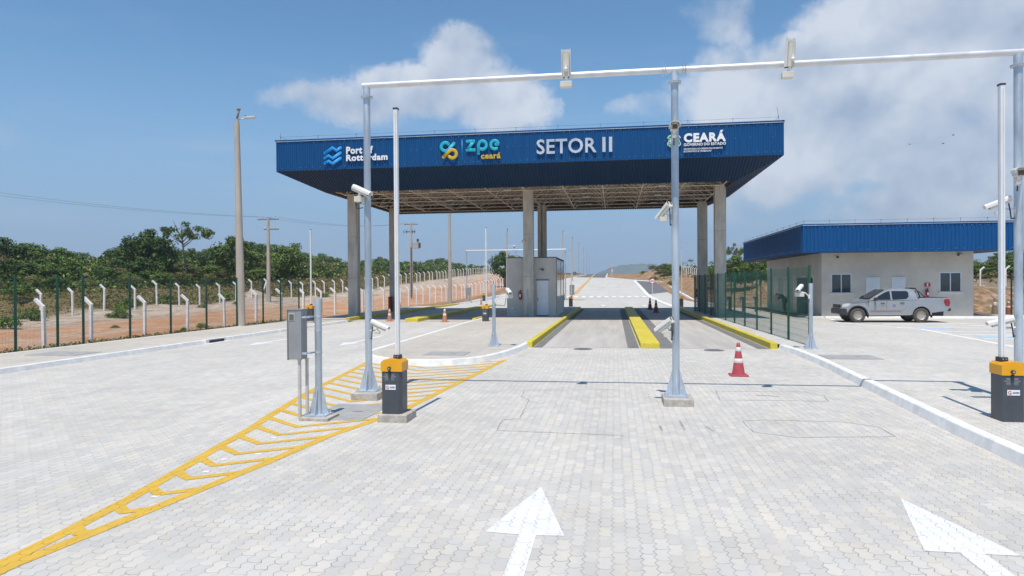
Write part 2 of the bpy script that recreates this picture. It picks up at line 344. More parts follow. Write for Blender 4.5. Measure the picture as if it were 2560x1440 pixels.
# ------------------------------------------------------------------ mesh builder
class MB:
    def __init__(s): s.v = []; s.f = []; s.mi = []; s.sm = []
    def add(s, vs, fs, m=0, smooth=False, M=None):
        o = len(s.v)
        for p in vs:
            p = Vector(p); s.v.append(M @ p if M is not None else p)
        for f in fs: s.f.append([i+o for i in f]); s.mi.append(m); s.sm.append(smooth)
        return s
    def box(s, c, d, m=0, M=None, rz=0.):
        x, y, z = (q/2 for q in d)
        vs = [Vector((sx*x, sy*y, sz*z)) for sz in (-1, 1) for sx, sy in ((-1, -1), (1, -1), (1, 1), (-1, 1))]
        if rz: q = Matrix.Rotation(rz, 3, 'Z'); vs = [q @ v for v in vs]
        vs = [v+Vector(c) for v in vs]
        return s.add(vs, [(3, 2, 1, 0), (4, 5, 6, 7), (0, 1, 5, 4), (1, 2, 6, 5), (2, 3, 7, 6), (3, 0, 4, 7)], m, False, M)
    def cyl(s, p0, p1, r0, r1=None, n=12, m=0, caps=True, M=None, smooth=True):
        p0, p1 = Vector(p0), Vector(p1); r1 = r0 if r1 is None else r1
        a = (p1-p0).normalized(); e = a.orthogonal().normalized(); g = a.cross(e)
        ring = lambda p, r: [p+(e*math.cos(2*math.pi*i/n)+g*math.sin(2*math.pi*i/n))*r for i in range(n)]
        A, B = ring(p0, r0), ring(p1, r1)
        s.add(A+B, [(i, (i+1) % n, n+(i+1) % n, n+i) for i in range(n)], m, smooth, M)
        if caps: s.add(A, [tuple(range(n))[::-1]], m, False, M); s.add(B, [tuple(range(n))], m, False, M)
        return s
    def tube(s, path, r, n=8, m=0, M=None, flat=None, round_ends=False):
        P = [Vector(p) for p in path]; rs = r if isinstance(r, (list, tuple)) else [r]*len(P)
        vs = []; ref = None
        for i, p in enumerate(P):
            t = (P[min(i+1, len(P)-1)]-P[max(i-1, 0)]).normalized()
            e = ref-t*ref.dot(t) if ref is not None else t.orthogonal()
            if e.length < 1e-6: e = t.orthogonal()
            e.normalize(); ref = e; g = t.cross(e)
            k = 1.
            if 0 < i < len(P)-1:
                c = (P[i]-P[i-1]).normalized().dot((P[i+1]-P[i]).normalized()); k = 1/max(.55, math.sqrt((1+c)/2))
            vs += [p+(e*math.cos(2*math.pi*j/n)+g*math.sin(2*math.pi*j/n))*rs[i] for j in range(n)]
        fs = [(i*n+j, i*n+(j+1) % n, (i+1)*n+(j+1) % n, (i+1)*n+j) for i in range(len(P)-1) for j in range(n)]
        fs += [tuple(range(n))[::-1], tuple((len(P)-1)*n+j for j in range(n))]
        s.add(vs, fs, m, True, M)
        if round_ends:
            for p in (P[0], P[-1]): s.ball(p, (rs[0],)*3, m, 12, 7, M)
        return s
    def ball(s, c, r, m=0, n=12, k=8, M=None):
        c = Vector(c); vs = []
        for i in range(k+1):
            th = math.pi*i/k
            for j in range(n):
                ph = 2*math.pi*j/n; vs.append(c+Vector((r[0]*math.sin(th)*math.cos(ph), r[1]*math.sin(th)*math.sin(ph), r[2]*math.cos(th))))
        return s.add(vs, [(i*n+j, (i+1)*n+j, (i+1)*n+(j+1) % n, i*n+(j+1) % n) for i in range(k) for j in range(n)], m, True, M)
    def lathe(s, prof, n=20, m=0, M=None, c=(0, 0, 0), smooth=True):
        c = Vector(c); vs = [c+Vector((r*math.cos(2*math.pi*j/n), r*math.sin(2*math.pi*j/n), z)) for r, z in prof for j in range(n)]
        return s.add(vs, [(i*n+j, i*n+(j+1) % n, (i+1)*n+(j+1) % n, (i+1)*n+j) for i in range(len(prof)-1) for j in range(n)], m, smooth, M)
    def prism(s, A, B, m=0, M=None, caps=True):
        """solid between two rings of points with the same count"""
        n = len(A); s.add(list(A)+list(B), [(i, (i+1) % n, n+(i+1) % n, n+i) for i in range(n)], m, False, M)
        if caps: s.add(A, [tuple(range(n))[::-1]], m, False, M); s.add(B, [tuple(range(n))], m, False, M)
        return s
    def quad(s, *p, m=0, M=None): return s.add(p, [tuple(range(len(p)))], m, False, M)
    def corr(s, fa, fb, L, nrm, pitch, depth, m=0):
        """corrugated sheet: fa(t), fb(t) are its two edges at distance t"""
        nrm = Vector(nrm); st = []; t = 0.
        while t < L:
            for q, d in ((0, 0), (.14, 1), (.5, 1), (.64, 0)):
                if t+q*pitch <= L: st.append((t+q*pitch, d))
            t += pitch
        st.append((L, 0)); vs = []
        for t, d in st: vs += [Vector(fa(t))+nrm*d*depth, Vector(fb(t))+nrm*d*depth]
        return s.add(vs, [(2*i, 2*i+2, 2*i+3, 2*i+1) for i in range(len(st)-1)], m)
    def build(s, name, mats, parent=None, loc=None, bevel=0., seg=2, rz=None):
        me = bpy.data.meshes.new(name); me.from_pydata([tuple(v) for v in s.v], [], s.f)
        for q in (mats if isinstance(mats, (list, tuple)) else [mats]): me.materials.append(q)
        me.polygons.foreach_set('material_index', s.mi); me.polygons.foreach_set('use_smooth', s.sm)
        bm = bmesh.new(); bm.from_mesh(me)
        if not getattr(s, 'raw', False): bmesh.ops.recalc_face_normals(bm, faces=bm.faces)
        bm.to_mesh(me); bm.free(); me.update()
        o = bpy.data.objects.new(name, me); C.objects.link(o)
        if parent is not None: o.parent = parent
        if loc is not None: o.location = loc
        if rz is not None: o.rotation_euler.z = rz
        if bevel:
            b = o.modifiers.new('bevel', 'BEVEL'); b.width = bevel; b.segments = seg; b.limit_method = 'ANGLE'; b.angle_limit = R(40)
        return o

def tag(o, label=None, cat=None, group=None, kind=None):
    if label: o['label'] = label
    if cat: o['category'] = cat
    if group: o['group'] = group
    if kind: o['kind'] = kind
    return o
def empty(name, loc, label, cat, group=None, rz=0.):
    o = bpy.data.objects.new(name, None); C.objects.link(o); o.location = loc; o.rotation_euler.z = rz; o.empty_display_size = .2
    return tag(o, label, cat, group)
KIDS = {}
def kids(o): return [c for c in o.children]
def copy_tree(o, loc=None, label=None, rz=None, scale=None, group=None):
    def rec(q, par):
        c = q.copy(); C.objects.link(c); c.parent = par
        for ch in q.children: rec(ch, c)
        return c
    c = rec(o, None)
    if loc is not None: c.location = loc
    if rz is not None: c.rotation_euler.z = rz
    if scale is not None: c.scale = scale
    if label: c['label'] = label
    if group: c['group'] = group
    return c
def struct(o): o['kind'] = 'structure'; return o

def text_mb(body, bold=0., extrude=.02):
    cu = bpy.data.curves.new('t', 'FONT'); cu.body = body; cu.space_character = 1+bold*3.2; cu.size = 1; cu.offset = bold; cu.extrude = extrude; cu.resolution_u = 3
    o = bpy.data.objects.new('t', cu); C.objects.link(o)
    dg = bpy.context.evaluated_depsgraph_get(); dg.update()
    me = bpy.data.meshes.new_from_object(o.evaluated_get(dg))
    vs = [v.co.copy() for v in me.vertices]; fs = [tuple(p.vertices) for p in me.polygons]
    bpy.data.objects.remove(o); bpy.data.curves.remove(cu); bpy.data.meshes.remove(me)
    return vs, fs
def text_fit(mb, body, x0, x1, z0, z1, y, depth, bold=.02, m=0, M=None):
    """letters standing in the x-z plane, fitted to a box, front at y"""
    vs, fs = text_mb(body, bold, .5)
    ax0, ax1 = min(v.x for v in vs), max(v.x for v in vs); az0, az1 = min(v.y for v in vs), max(v.y for v in vs)
    out = [Vector((lerp(x0, x1, (v.x-ax0)/(ax1-ax0)), y+(depth if v.z < 0 else 0.), lerp(z0, z1, (v.y-az0)/(az1-az0)))) for v in vs]
    mb.add(out, fs, m, False, M)

# ------------------------------------------------------------------ the setting: ground, road, pavements
def poly_sheet(name, pts, material, z=None, skirt=0., ystep=None):
    """flat or terrain-following sheet from an outline of (x, y)"""
    bm = bmesh.new(); vs = [bm.verts.new((p[0], p[1], 0)) for p in pts]; f = bm.faces.new(vs)
    if f.normal.z < 0: f.normal_flip()
    bmesh.ops.triangulate(bm, faces=bm.faces[:])
    if ystep:
        y0, y1 = min(p[1] for p in pts), max(p[1] for p in pts); y = math.floor(y0/ystep)*ystep
        cuts = []
        while y < y1: cuts.append(y); y += ystep
        for q in cuts+[a for a, b in ZP]:
            if y0 < q < y1: bmesh.ops.bisect_plane(bm, geom=bm.verts[:]+bm.edges[:]+bm.faces[:], plane_co=(0, q, 0), plane_no=(0, 1, 0))
    if skirt:
        r = bmesh.ops.extrude_face_region(bm, geom=bm.faces[:]); low = set()
        # extruded copy is the top
        top = [g for g in r['geom'] if isinstance(g, bmesh.types.BMVert)]; tops = set(top)
        for v in bm.verts: v.co.z = 0 if v in tops else -skirt
    for v in bm.verts: v.co.z += (z if not callable(z) else z(v.co.x, v.co.y))
    bmesh.ops.recalc_face_normals(bm, faces=bm.faces)
    me = bpy.data.meshes.new(name); bm.to_mesh(me); bm.free(); me.materials.append(material)
    if not skirt:
        for p in me.polygons:
            pass
    o = bpy.data.objects.new(name, me); C.objects.link(o); return struct(o)

def terrain():
    xs = [-3500, -1800, -900, -500, -300, -200, -150, -120] + [-100+4*i for i in range(10)] + [-60+1.2*i for i in range(35)]
    xs = [x for x in xs if x < -18.4] + [-17.95, -17.6, -14, -8, -2, 4] + [7+1.5*i for i in range(36)] + [62+5*i for i in range(10)] + [115, 140, 180, 250, 400, 700, 1500, 3500]
    ys = [-600, -200, -80, -40, -20, -8, 0, 6, 10] + [13+1.3*i for i in range(60)] + [91+2.5*i for i in range(50)] + [218+10*i for i in range(14)] + [370, 420, 500, 650, 900, 1500, 2500, 3600]
    nx = len(xs); vs = []
    for y in ys:
        for x in xs:
            z = hz(x, y)
            if -17.7 < x < 26 and y < 42 or -17.7 < x < 10.5 and y < 57: z = -.10
            vs.append((x, y, z))
    fs = [(j*nx+i, j*nx+i+1, (j+1)*nx+i+1, (j+1)*nx+i) for j in range(len(ys)-1) for i in range(nx-1)]
    mb = MB(); mb.add(vs, fs, 0, True); return struct(mb.build('dirt_ground', M_GROUND))
terrain()

KR = [(4.35, -12), (4.4, 0), (4.5, 7), (4.6, 10), (4.8, 13), (4.95, 15.5), (5.12, 18.3), (5.14, 20.8), (5.05, 22.1)]   # right kerb foot
poly_sheet('road', [(-14.6, -14), (30, -14), (30, 41), (10.6, 41), (10.6, 56.5), (8, 62), (-14.6, 62)], M_PAVE, 0.)
# left pavement with its kerb
poly_sheet('pavement', [(-17.95, -14), (-14.72, -14), (-14.72, 36.5), (-17.95, 36.5)], M_PAVE2, .11, .2)
def sweep_kerb(name, pts, w, h, mats, z0=0., closed=False, topm=1, drop=.2, z0f=None):
    """kerb along a plan polyline, to the right-hand side of travel; slot 0 sides, slot 1 top"""
    P = [Vector((p[0], p[1], 0)) for p in pts]; L = []; Rr = []
    for i, p in enumerate(P):
        t = (P[min(i+1, len(P)-1)]-P[max(i-1, 0)]).normalized(); nrm = Vector((t.y, -t.x, 0))
        L.append((p, p-nrm*(.045 if w > 0 else -.045))); Rr.append((p+nrm*w, p+nrm*(w+(.045 if w > 0 else -.045))))
    mb = MB()
    def zz(p): return z0f(p.y) if z0f else z0
    up = lambda p, q: Vector((p.x, p.y, zz(p)+q))
    for i in range(len(P)-1):
        (a, a0), (b, b0), (c, c0), (d, d0) = L[i], L[i+1], Rr[i+1], Rr[i]
        mb.quad(up(a0, -.02), up(a, h-.012), up(b, h-.012), up(b0, -.02), m=0); mb.quad(up(d0, -.02), up(c0, -.02), up(c, h-.012), up(d, h-.012), m=0)
        e = .12; A_, B_, C_, D_ = a.lerp(d, e), b.lerp(c, e), c.lerp(b, e), d.lerp(a, e)
        mb.quad(up(A_, h), up(D_, h), up(C_, h), up(B_, h), m=1); mb.quad(up(a, h-.012), up(A_, h), up(B_, h), up(b, h-.012), m=1); mb.quad(up(d, h-.012), up(c, h-.012), up(C_, h), up(D_, h), m=1)
        mb.quad(up(a0, -drop), up(a0, -.02), up(b0, -.02), up(b0, -drop), m=0); mb.quad(up(d0, -drop), up(c0, -drop), up(c0, -.02), up(d0, -.02), m=0)
    for (a, a0), (d, d0) in ((L[0], Rr[0]), (L[-1], Rr[-1])): mb.quad(up(a0, -.02), up(d0, -.02), up(d, h-.012), up(a, h-.012), m=0)
    return struct(mb.build(name, mats))
sweep_kerb('kerb', [(-14.72, y) for y in range(-14, 38, 2)], .14, .135, [M_KERBC, M_KERBW])
sweep_kerb('kerb', KR, .17, .15, [M_KERBC, M_KERBW])
sweep_kerb('kerb', [(-18.02, -14), (-18.02, 36.5)], .1, .115, [M_KERBC, M_KERBW])
# raised ground right of the lanes, easing down to the car park
RP = [(p[0]+.165, p[1]) for p in KR]+[(5.04, 23), (5.02, 56)]
def right_z(x, y): return lerp(.125, .012, sm(7.2, 10., x))
xsr = [0, .4, .8, 1.2, 1.8, 2.4, 3., 3.6, 4.2, 5., 6., 25.]
mb = MB()
for (a, b) in zip(RP, RP[1:]):
    for k in range(len(xsr)-1):
        q = [(a[0]+xsr[k], a[1]), (a[0]+xsr[k+1], a[1]), (b[0]+xsr[k+1], b[1]), (b[0]+xsr[k], b[1])]
        if k == len(xsr)-2 and b[1] > 50:  # behind the office the paving stops
            q = [(a[0]+xsr[k], a[1]), (30, a[1]), (30, 41.6), (11.02, 41.6)]
        mb.quad(*[(x, y, right_z(x, y)) for x, y in q])
struct(mb.build('pavement', M_PAVE))
poly_sheet('office_forecourt', [(10.9, 41.0), (30, 41.0), (30, 43.2), (20, 43.2), (10.9, 43.2)], M_KERBC, .10, .2)
struct(sweep_kerb('kerb', [(11.8, 40.9), (30, 40.9)], .12, .13, [M_KERBW, M_KERBW]))
# concrete lanes
LY0, LY1 = 22.15, 54.8
poly_sheet('lane_slab', [(-2.64, LY0), (4.80, LY0), (4.80, LY1), (-2.64, LY1)], M_SLAB, .004)
poly_sheet('lane_slab', [(-15.0, 37.0), (-7.72, 37.0), (-7.72, LY1), (-15.0, LY1)], M_SLAB, .004)
for x0, x1 in ((-2.62, -2.33), (.42, .78), (1.45, 1.95), (4.42, 4.76)):
    poly_sheet('lane_edge_strip', [(x0, LY0+.02), (x1, LY0+.02), (x1, LY1-.1), (x0, LY1-.1)], M_STRIP, .008)
# island with the guard booth
NOSE = [(-7.52, 55.5), (-7.50, 35.5), (-7.22, 19.6), (-7.12, 18.9), (-6.85, 18.25), (-6.45, 17.7), (-5.9, 17.25), (-5.3, 17.02), (-4.7, 17.0), (-4.15, 17.2), (-3.68, 17.6), (-3.35, 18.2), (-3.12, 19.1), (-2.95, 20.2), (-2.85, 21.2), (-2.8, 22.1), (-2.8, 22.6)]
sweep_kerb('kerb', NOSE[::-1], .15, .155, [M_KERBC, M_KERBW])
poly_sheet('island_paving', NOSE+[(-2.8, 56.2), (-7.52, 56.2)], M_PAVE2, .142, .16)
# left platform behind the front left column
poly_sheet('pavement', [(-17.6, 37.4), (-15.25, 37.4), (-15.25, 60), (-17.6, 60)], M_PAVE2, .10, .2)
# rear plaza and the road climbing away
zt = lambda o: (lambda x, y: zr(y)+o)
pl_left = [(-15.1, 55.0), (-15.1, 62), (-14.9, 70)]+[tuple(GT(*p)[:2]) for p in ((1269, 737), (1318, 722), (1407, 700.5), (1439, 693.8))]
pl_right = [tuple(GT(*p)[:2]) for p in ((1516, 695), (1584, 701.5), (1652, 705), (1678, 719), (1735, 751))]+[(8.8, 56)]
poly_sheet('plaza_paving', pl_left+pl_right, M_PAVE, zt(.05), .2, 4.)
rl = [GT(*p) for p in ((1439, 693.8), (1466, 688.0), (1481, 685.0))]; rr_ = [GT(*p) for p in ((1516, 695), (1519, 688.5), (1519, 685.6))]
ext = [(-9.6, 420), (-2.2, 420)]
road_out = [tuple(p[:2]) for p in rl]+ext+[tuple(p[:2]) for p in rr_[::-1]]
poly_sheet('asphalt_road', road_out, M_ASPH, zt(.07), .2, 4.)
kz = lambda y: zr(y)+.05
sweep_kerb('kerb', [tuple(p[:2]) for p in rl][::-1]+pl_left[::-1][:-1], .25, .14, [M_KERBW, M_KERBW], z0f=kz)
sweep_kerb('kerb', [(8.8, 56)]+pl_right[::-1][1:]+[tuple(p[:2]) for p in rr_], -.25, .14, [M_KERBW, M_KERBW], z0f=kz)
# side bay in dark asphalt with its white edge
bay = [tuple(GT(*p)[:2]) for p in ((1589, 702.6), (1650, 706), (1676, 720), (1680, 730), (1618, 737))]
poly_sheet('asphalt_bay', bay, M_ASPH, zt(.066), .0, 4.)
def marking(name, pts, m, z=.0032, ystep=None): return poly_sheet(name, pts, m, (zt(z) if ystep else z), 0., ystep)
def strip(name, pts, wd, m, z=.0032, ystep=None):
    P = [Vector((p[0], p[1], 0)) for p in pts]; L, Q = [], []
    for i, p in enumerate(P):
        t = (P[min(i+1, len(P)-1)]-P[max(i-1, 0)]).normalized(); n = Vector((t.y, -t.x, 0))*wd/2
        L.append((p.x-n.x, p.y-n.y)); Q.append((p.x+n.x, p.y+n.y))
    mb = MB(); zf = zt(z) if ystep else (lambda x, y: z)
    pts3 = []
    for i in range(len(P)-1):
        k = max(1, int(abs(P[i+1].y-P[i].y)/ystep)) if ystep else 1
        for j in range(k):
            t0, t1 = j/k, (j+1)/k
            q = [(lerp(A[i][0], A[i+1][0], t), lerp(A[i][1], A[i+1][1], t)) for A, t in ((L, t0), (Q, t0), (Q, t1), (L, t1))]
            mb.quad(*[(x, y, zf(x, y)) for x, y in q])
    return struct(mb.build(name, m))
strip('edge_line', [GT(*p)[:2] for p in ((1586, 702), (1618, 737), (1640, 750), (1686, 769))], .55, M_KERBW, .075, 3.)
M_YROAD = mat('worn_yellow_paint', (.62, .38, .12), .8, var=.15, vscale=1.5)
strip('centre_line', [GT(*p)[:2] for p in ((1437, 736), (1462, 711), (1478, 694))], .55, M_YROAD, .072, 3.)
strip('centre_line', [GT(*p)[:2] for p in ((1478.2, 693.8), (1487, 686.5))], .4, M_YROAD, .09, 3.)
strip('stop_line', [GT(*p)[:2] for p in ((1400, 747), (1600, 747))], .35, M_KERBW, .072, 3.)
for k in range(12):
    a = GT(1402+19.0*k, 743.6); marking('crossing_bar', [(a.x-.27, a.y-2.0), (a.x+.27, a.y-2.0), (a.x+.27, a.y+2.0), (a.x-.27, a.y+2.0)], M_KERBW, .071, 2.)
marking('hatched_marking', [GT(*p)[:2] for p in ((1402, 747.8), (1455, 748.5), (1464, 751), (1440, 752))], M_YROAD, .071, 3.)
for px, py in ((1508, 766.5), (1612, 767)):
    a = GT(px, py); marking('arrow_marking', [(a.x-.5, a.y+.6), (a.x-.12, a.y+.6), (a.x-.12, a.y-1.8), (a.x+.12, a.y-1.8), (a.x+.12, a.y+.6), (a.x+.5, a.y+.6), (a.x, a.y+2.6)], M_KERBW, .072, 3.)

# front markings
marking('arrow_marking', [(-.755, 6.98), (-1.09, 5.66), (-.80, 5.63), (-.80, 2.6), (-.64, 2.6), (-.655, 5.63), (-.42, 5.65)], M_WHITE_ON)
marking('arrow_marking', [(2.72, 7.06), (2.37, 5.70), (2.62, 5.69), (2.60, 2.6), (2.80, 2.6), (2.80, 5.69), (3.06, 5.69)], M_WHITE_ON)
HL = [(-4.56, 3.2), (-4.60, 4.5), (-4.645, 5.2), (-4.74, 6.1), (-4.90, 7.1), (-5.10, 8.2), (-5.27, 9.3), (-5.47, 10.2), (-5.87, 12.3), (-6.60, 17.8)]; HR = [(-4.49, 3.2), (-4.50, 4.5), (-4.43, 5.0), (-4.34, 5.6), (-4.23, 6.4), (-4.08, 7.5), (-3.92, 9.), (-3.50, 10.80), (-2.98, 18.5)]
strip('hatched_marking', HL, .14, M_YEL_ON, .0032); strip('hatched_marking', HR, .14, M_YEL_ON, .0036)
def on(poly, y):
    for (x0, y0), (x1, y1) in zip(poly, poly[1:]):
        if y <= y1: return lerp(x0, x1, (y-y0)/(y1-y0))
    return poly[-1][0]
def meet(poly, x, y, sx_, sl):
    """walk from (x, y) along x until the bounding line is met"""
    for k in range(400):
        x += .01*sx_; y += .01*sl
        if y > 18.3 or (sx_ < 0 and x <= on(poly, y)) or (sx_ > 0 and x >= on(poly, y)): break
    return x, y
y = 5.18
while y < 17.2:
    xm = lerp(-4.50, -4.65, sm(5.4, 8.0, y)); A_ = meet(HL, xm, y, -1, .78); B_ = meet(HR, xm, y, 1, .72)
    strip('hatched_marking', [A_, (xm, y), B_], .13, M_YEL_ON, .0041); y += .54
for sx_, sy_ in ((-4.67, 7.62), (-4.56, 7.08), (-4.53, 6.18), (-4.39, 7.91), (-4.63, 8.77), (-4.24, 9.46), (-5.0, 12.6), (-5.5, 14.9)):
    marking('white_mark', [(sx_-.032, sy_-.04), (sx_+.038, sy_-.03), (sx_+.03, sy_+.04), (sx_-.038, sy_+.032)], M_KERBW, .0032)
for ax, ay in ((-9.35, 22.2), (-12.6, 22.0)):
    marking('arrow_marking', [(ax, ay), (ax+.32, ay+1.3), (ax+.08, ay+1.3), (ax+.08, ay+4.6), (ax-.08, ay+4.6), (ax-.08, ay+1.3), (ax-.32, ay+1.3)], M_WHITE_ON)
# car park lines
strip('parking_line', [G(2078, 798)[:2], G(2100, 808)[:2], G(2300, 823)[:2], G(2600, 880)[:2]], .22, M_KERBW, .0155)
for (a, b) in (((2205, 812), (2420, 810)), ((2240, 820), (2700, 822)), ((2320, 829), (2700, 830)), ((2400, 838), (2700, 840)), ((2460, 848), (2700, 850)), ((2420, 815), (2700, 814))):
    strip('parking_line', [G(*a)[:2], G(*b)[:2]], .26, M_KERBW, .0160)
for (c, wd, dp) in (((2330, 821), 1.3, .9), ((2490, 842), 1.2, .8)):
    a = G(*c); marking('blue_parking_symbol', [(a.x-wd/2, a.y-dp/2), (a.x+wd/2, a.y-dp/2), (a.x+wd/2, a.y+dp/2), (a.x-wd/2, a.y+dp/2)], M_BLUEPAINT, .0168)
# sealed detector loops cut in the paving
def loop(pts):
    P = [G(*p)[:2] for p in pts]; Q = []
    for a, b in zip(P, P[1:]):
        k = max(2, int((Vector(b)-Vector(a)).length/.18))
        for i in range(k): t = i/k; Q.append((lerp(a[0], b[0], t)+random.uniform(-.012, .012), lerp(a[1], b[1], t)+random.uniform(-.012, .012)))
    Q.append(P[-1]); strip('detector_loop_seal', Q, .016, M_SEAL, .0026)
loop([(1560, 1089), (1240, 1076), (1258, 1050), (1300, 1046), (1322, 1000), (1305, 992), (1310, 976), (1550, 974)])
loop([(2235, 1092), (1990, 1094), (1885, 1080), (1855, 1053), (1905, 1050), (2110, 1055), (2200, 1068), (2240, 1092)])
loop([(2070, 1003), (1800, 1000), (1790, 978), (2010, 980), (2060, 990), (2072, 1003)])
for (a, b) in (((1650, 1065), (1656, 1078)), ((1699, 1052), (1712, 1075)), ((1764, 1066), (1784, 1078))):
    strip('scuff_mark', [G(*a)[:2], G(*b)[:2]], .03, M_SEAL, .0026)
strip('scuff_mark', [G(1888, 988)[:2], G(1948, 991)[:2]], .05, M_SEAL, .0028)

# lids and manholes
def lid(px0, sx, sy, z, label, m=M_LIDC, rz=0.):
    p = G(*px0, z); mb = MB(); mb.box((0, 0, -.02), (sx, sy, .06)); mb.box((sx*.15, 0, .0115), (.16, .03, .006), m=1)
    o = mb.build('inspection_cover', [m, M_IRON], loc=(p.x, p.y, z), bevel=.006, rz=rz); return tag(o, label, 'cover')
lid((874, 1030), .95, 1.35, 0., 'grey concrete inspection cover in the hatching behind the metal cabinet')
lid((1118, 884), 1.15, .95, .145, 'grey concrete inspection cover flush in the kerbed island nose')
lid((2125, 893), 1.3, 1.0, .128, 'grey concrete inspection cover in the right paving beyond the kerb')
lid((160, 884), 1.6, 1.1, .113, 'grey concrete inspection cover in the left pavement beside the mesh fence')
for px, lb in (((1457, 873), 'round dark manhole cover between the two left yellow kerbs'), ((1785, 876), 'round dark manhole cover near the red and white cone')):
    p = G(*px); mb = MB(); mb.lathe([(0, .012), (.27, .012), (.285, .009), (.3, .009), (.31, -.02)], 28)
    for k in range(3): mb.lathe([(.06+.07*k, .0125), (.07+.07*k, .019), (.09+.07*k, .019), (.1+.07*k, .0125)], 28)
    tag(mb.build('manhole_cover', M_IRON, loc=p), lb, 'manhole cover', 'manhole covers at the lane ends')
# storm drain inlet in the left kerb
p = G(545, 856); mb = MB()
mb.box((-.14, 0, .05), (.16, 1.3, .20)); mb.box((.02, 0, .008), (.3, 1.3, .02), m=0); mb.box((-.045, 0, .06), (.06, .9, .09), m=1)
tag(mb.build('storm_drain', [M_KERBW, M_BLACK], loc=(p.x, p.y, 0), bevel=.01), 'white painted storm drain inlet set in the left kerb', 'drain')

# ------------------------------------------------------------------ yellow lane kerbs
def ykerb(x0, x1, y0, y1, h, label, zend=None):
    mb = MB(); n = 6
    for i in range(n):
        a, b = lerp(y0, y1, i/n), lerp(y0, y1, (i+1)/n)
        mb.box(((x0+x1)/2, (a+b)/2, h/2-.02), (x1-x0, b-a-.012, h+.04))
    o = mb.build('lane_kerb', M_KERBY, bevel=.02); return tag(o, label, 'kerb', 'yellow kerbs along the weighing lanes')
ykerb(-2.84, -2.655, 22.1, 54.9, .20, 'yellow kerb along the booth island, left of the central lane')
ykerb(.82, 1.42, 22.15, 54.9, .18, 'wide yellow kerb between the central lane and the right lane')
ykerb(4.80, 5.02, 22.2, 54.9, .20, 'yellow kerb beside the green mesh fence and right lane')
ykerb(-15.24, -15.0, 37.3, 70., .20, 'outermost left yellow kerb in front of the dirt road')
ykerb(-11.5, -10.75, 36.6, 62., .19, 'wide yellow kerb between the two left lanes behind the orange cones')
ykerb(-7.72, -7.535, 36.7, 55., .20, 'yellow kerb on the left side of the booth island')

# ------------------------------------------------------------------ the canopy
X1, X2, YF, YR, ZB, ZT = -18.4, 8.31, 35.4, 52.0, 8.37, 10.0
IX1, IX2, IY1, IY2, IZ = -16.4, 6.3, 37.35, 50.1, 7.42
can = empty('gate_canopy', (-5, 44, 0), 'large blue gate canopy on six concrete columns spanning all the lanes', 'canopy')
def P_(mb, name, m, **k):
    o = mb.build(name, m, can, **k); o.location = -Vector((-5, 44, 0)); return o
def fascia(a, b, nrm):
    a, b = Vector(a), Vector(b); L = (b-a).length; d = (b-a)/L; mb = MB()
    mb.corr(lambda t: a+d*t+Vector((0, 0, ZB)), lambda t: a+d*t+Vector((0, 0, ZT)), L, nrm, .125, .028)
    # screw heads in two rows
    t = .3
    while t < L:
        for z in (ZB+.16, ZT-.12, ZB+.9):
            if random.random() < (.75 if z != ZB+.9 else .3):
                p = a+d*(t+random.uniform(-.06, .06))+Vector(nrm)*.03+Vector((0, 0, z)); mb.box(p, (.02, .02, .02), m=1)
        t += .37
    fo_ = P_(mb, 'fascia', [M_BLUE, M_GALVP])
    mb = MB(); c = (a+b)/2-Vector(nrm)*.03+Vector((0, 0, ZB+.35)); mb.box(c, (abs(d.x)*(L-.1)+.004, abs(d.y)*(L-.1)+.004, .7)); mb.build('bare_inner_face', M_DECK, fo_)
    tr = MB(); c = (a+b)/2+Vector((0, 0, ZT+.035)); tr.box(c, (abs(d.x)*L+.10, abs(d.y)*L+.10, .07)); tr.box(c+Vector(nrm)*.045-Vector((0, 0, .06)), (abs(d.x)*L+.03, abs(d.y)*L+.03, .03), m=1)
    P_(tr, 'cap_flashing', [M_BLUE, M_GALVP])
fascia((X1, YF, 0), (X2, YF, 0), (0, -1, 0)); fascia((X2, YF, 0), (X2, YR, 0), (1, 0, 0))
fascia((X2, YR, 0), (X1, YR, 0), (0, 1, 0)); fascia((X1, YR, 0), (X1, YF, 0), (-1, 0, 0))
def soffit(A, B, a, b, outn):
    """outer edge A-B (at ZB), inner edge a-b (at IZ)"""
    A, B, a, b = Vector((*A, ZB)), Vector((*B, ZB)), Vector((*a, IZ)), Vector((*b, IZ)); L = (B-A).length; d = (B-A)/L
    t0, t1 = (a-A).dot(d), (b-A).dot(d); down = (a-A)-d*t0
    def fin(t):
        k = 1.
        if t < t0: k = t/t0
        if t > t1: k = (L-t)/(L-t1)
        return A+d*t+down*k
    n = d.cross(down).normalized()
    if n.z > 0: n = -n
    mb = MB(); mb.corr(lambda t: A+d*t, fin, L, n, .16, .035); so_ = P_(mb, 'soffit', M_BLUE_SHADED)
    mb = MB(); q = -n*.02; mb.corr(lambda t: A+d*t+q, lambda t: fin(t)+q, L, n, .16, .035); mb.build('bare_inner_face', M_DECK, so_)
soffit((X1, YF), (X2, YF), (IX1, IY1), (IX2, IY1), 0); soffit((X2, YF), (X2, YR), (IX2, IY1), (IX2, IY2), 0)
soffit((X2, YR), (X1, YR), (IX2, IY2), (IX1, IY2), 0); soffit((X1, YR), (X1, YF), (IX1, IY2), (IX1, IY1), 0)
# roof deck
mb = MB(); mb.corr(lambda t: (X1+.05, YF+.05+t, 8.50+.3*(1-abs(2*t/(YR-YF)-1))), lambda t: (X2-.05, YF+.05+t, 8.50+.3*(1-abs(2*t/(YR-YF)-1))), YR-YF-.1, (0, 0, 1), .3, .05)
P_(mb, 'roof_deck', M_DECK)
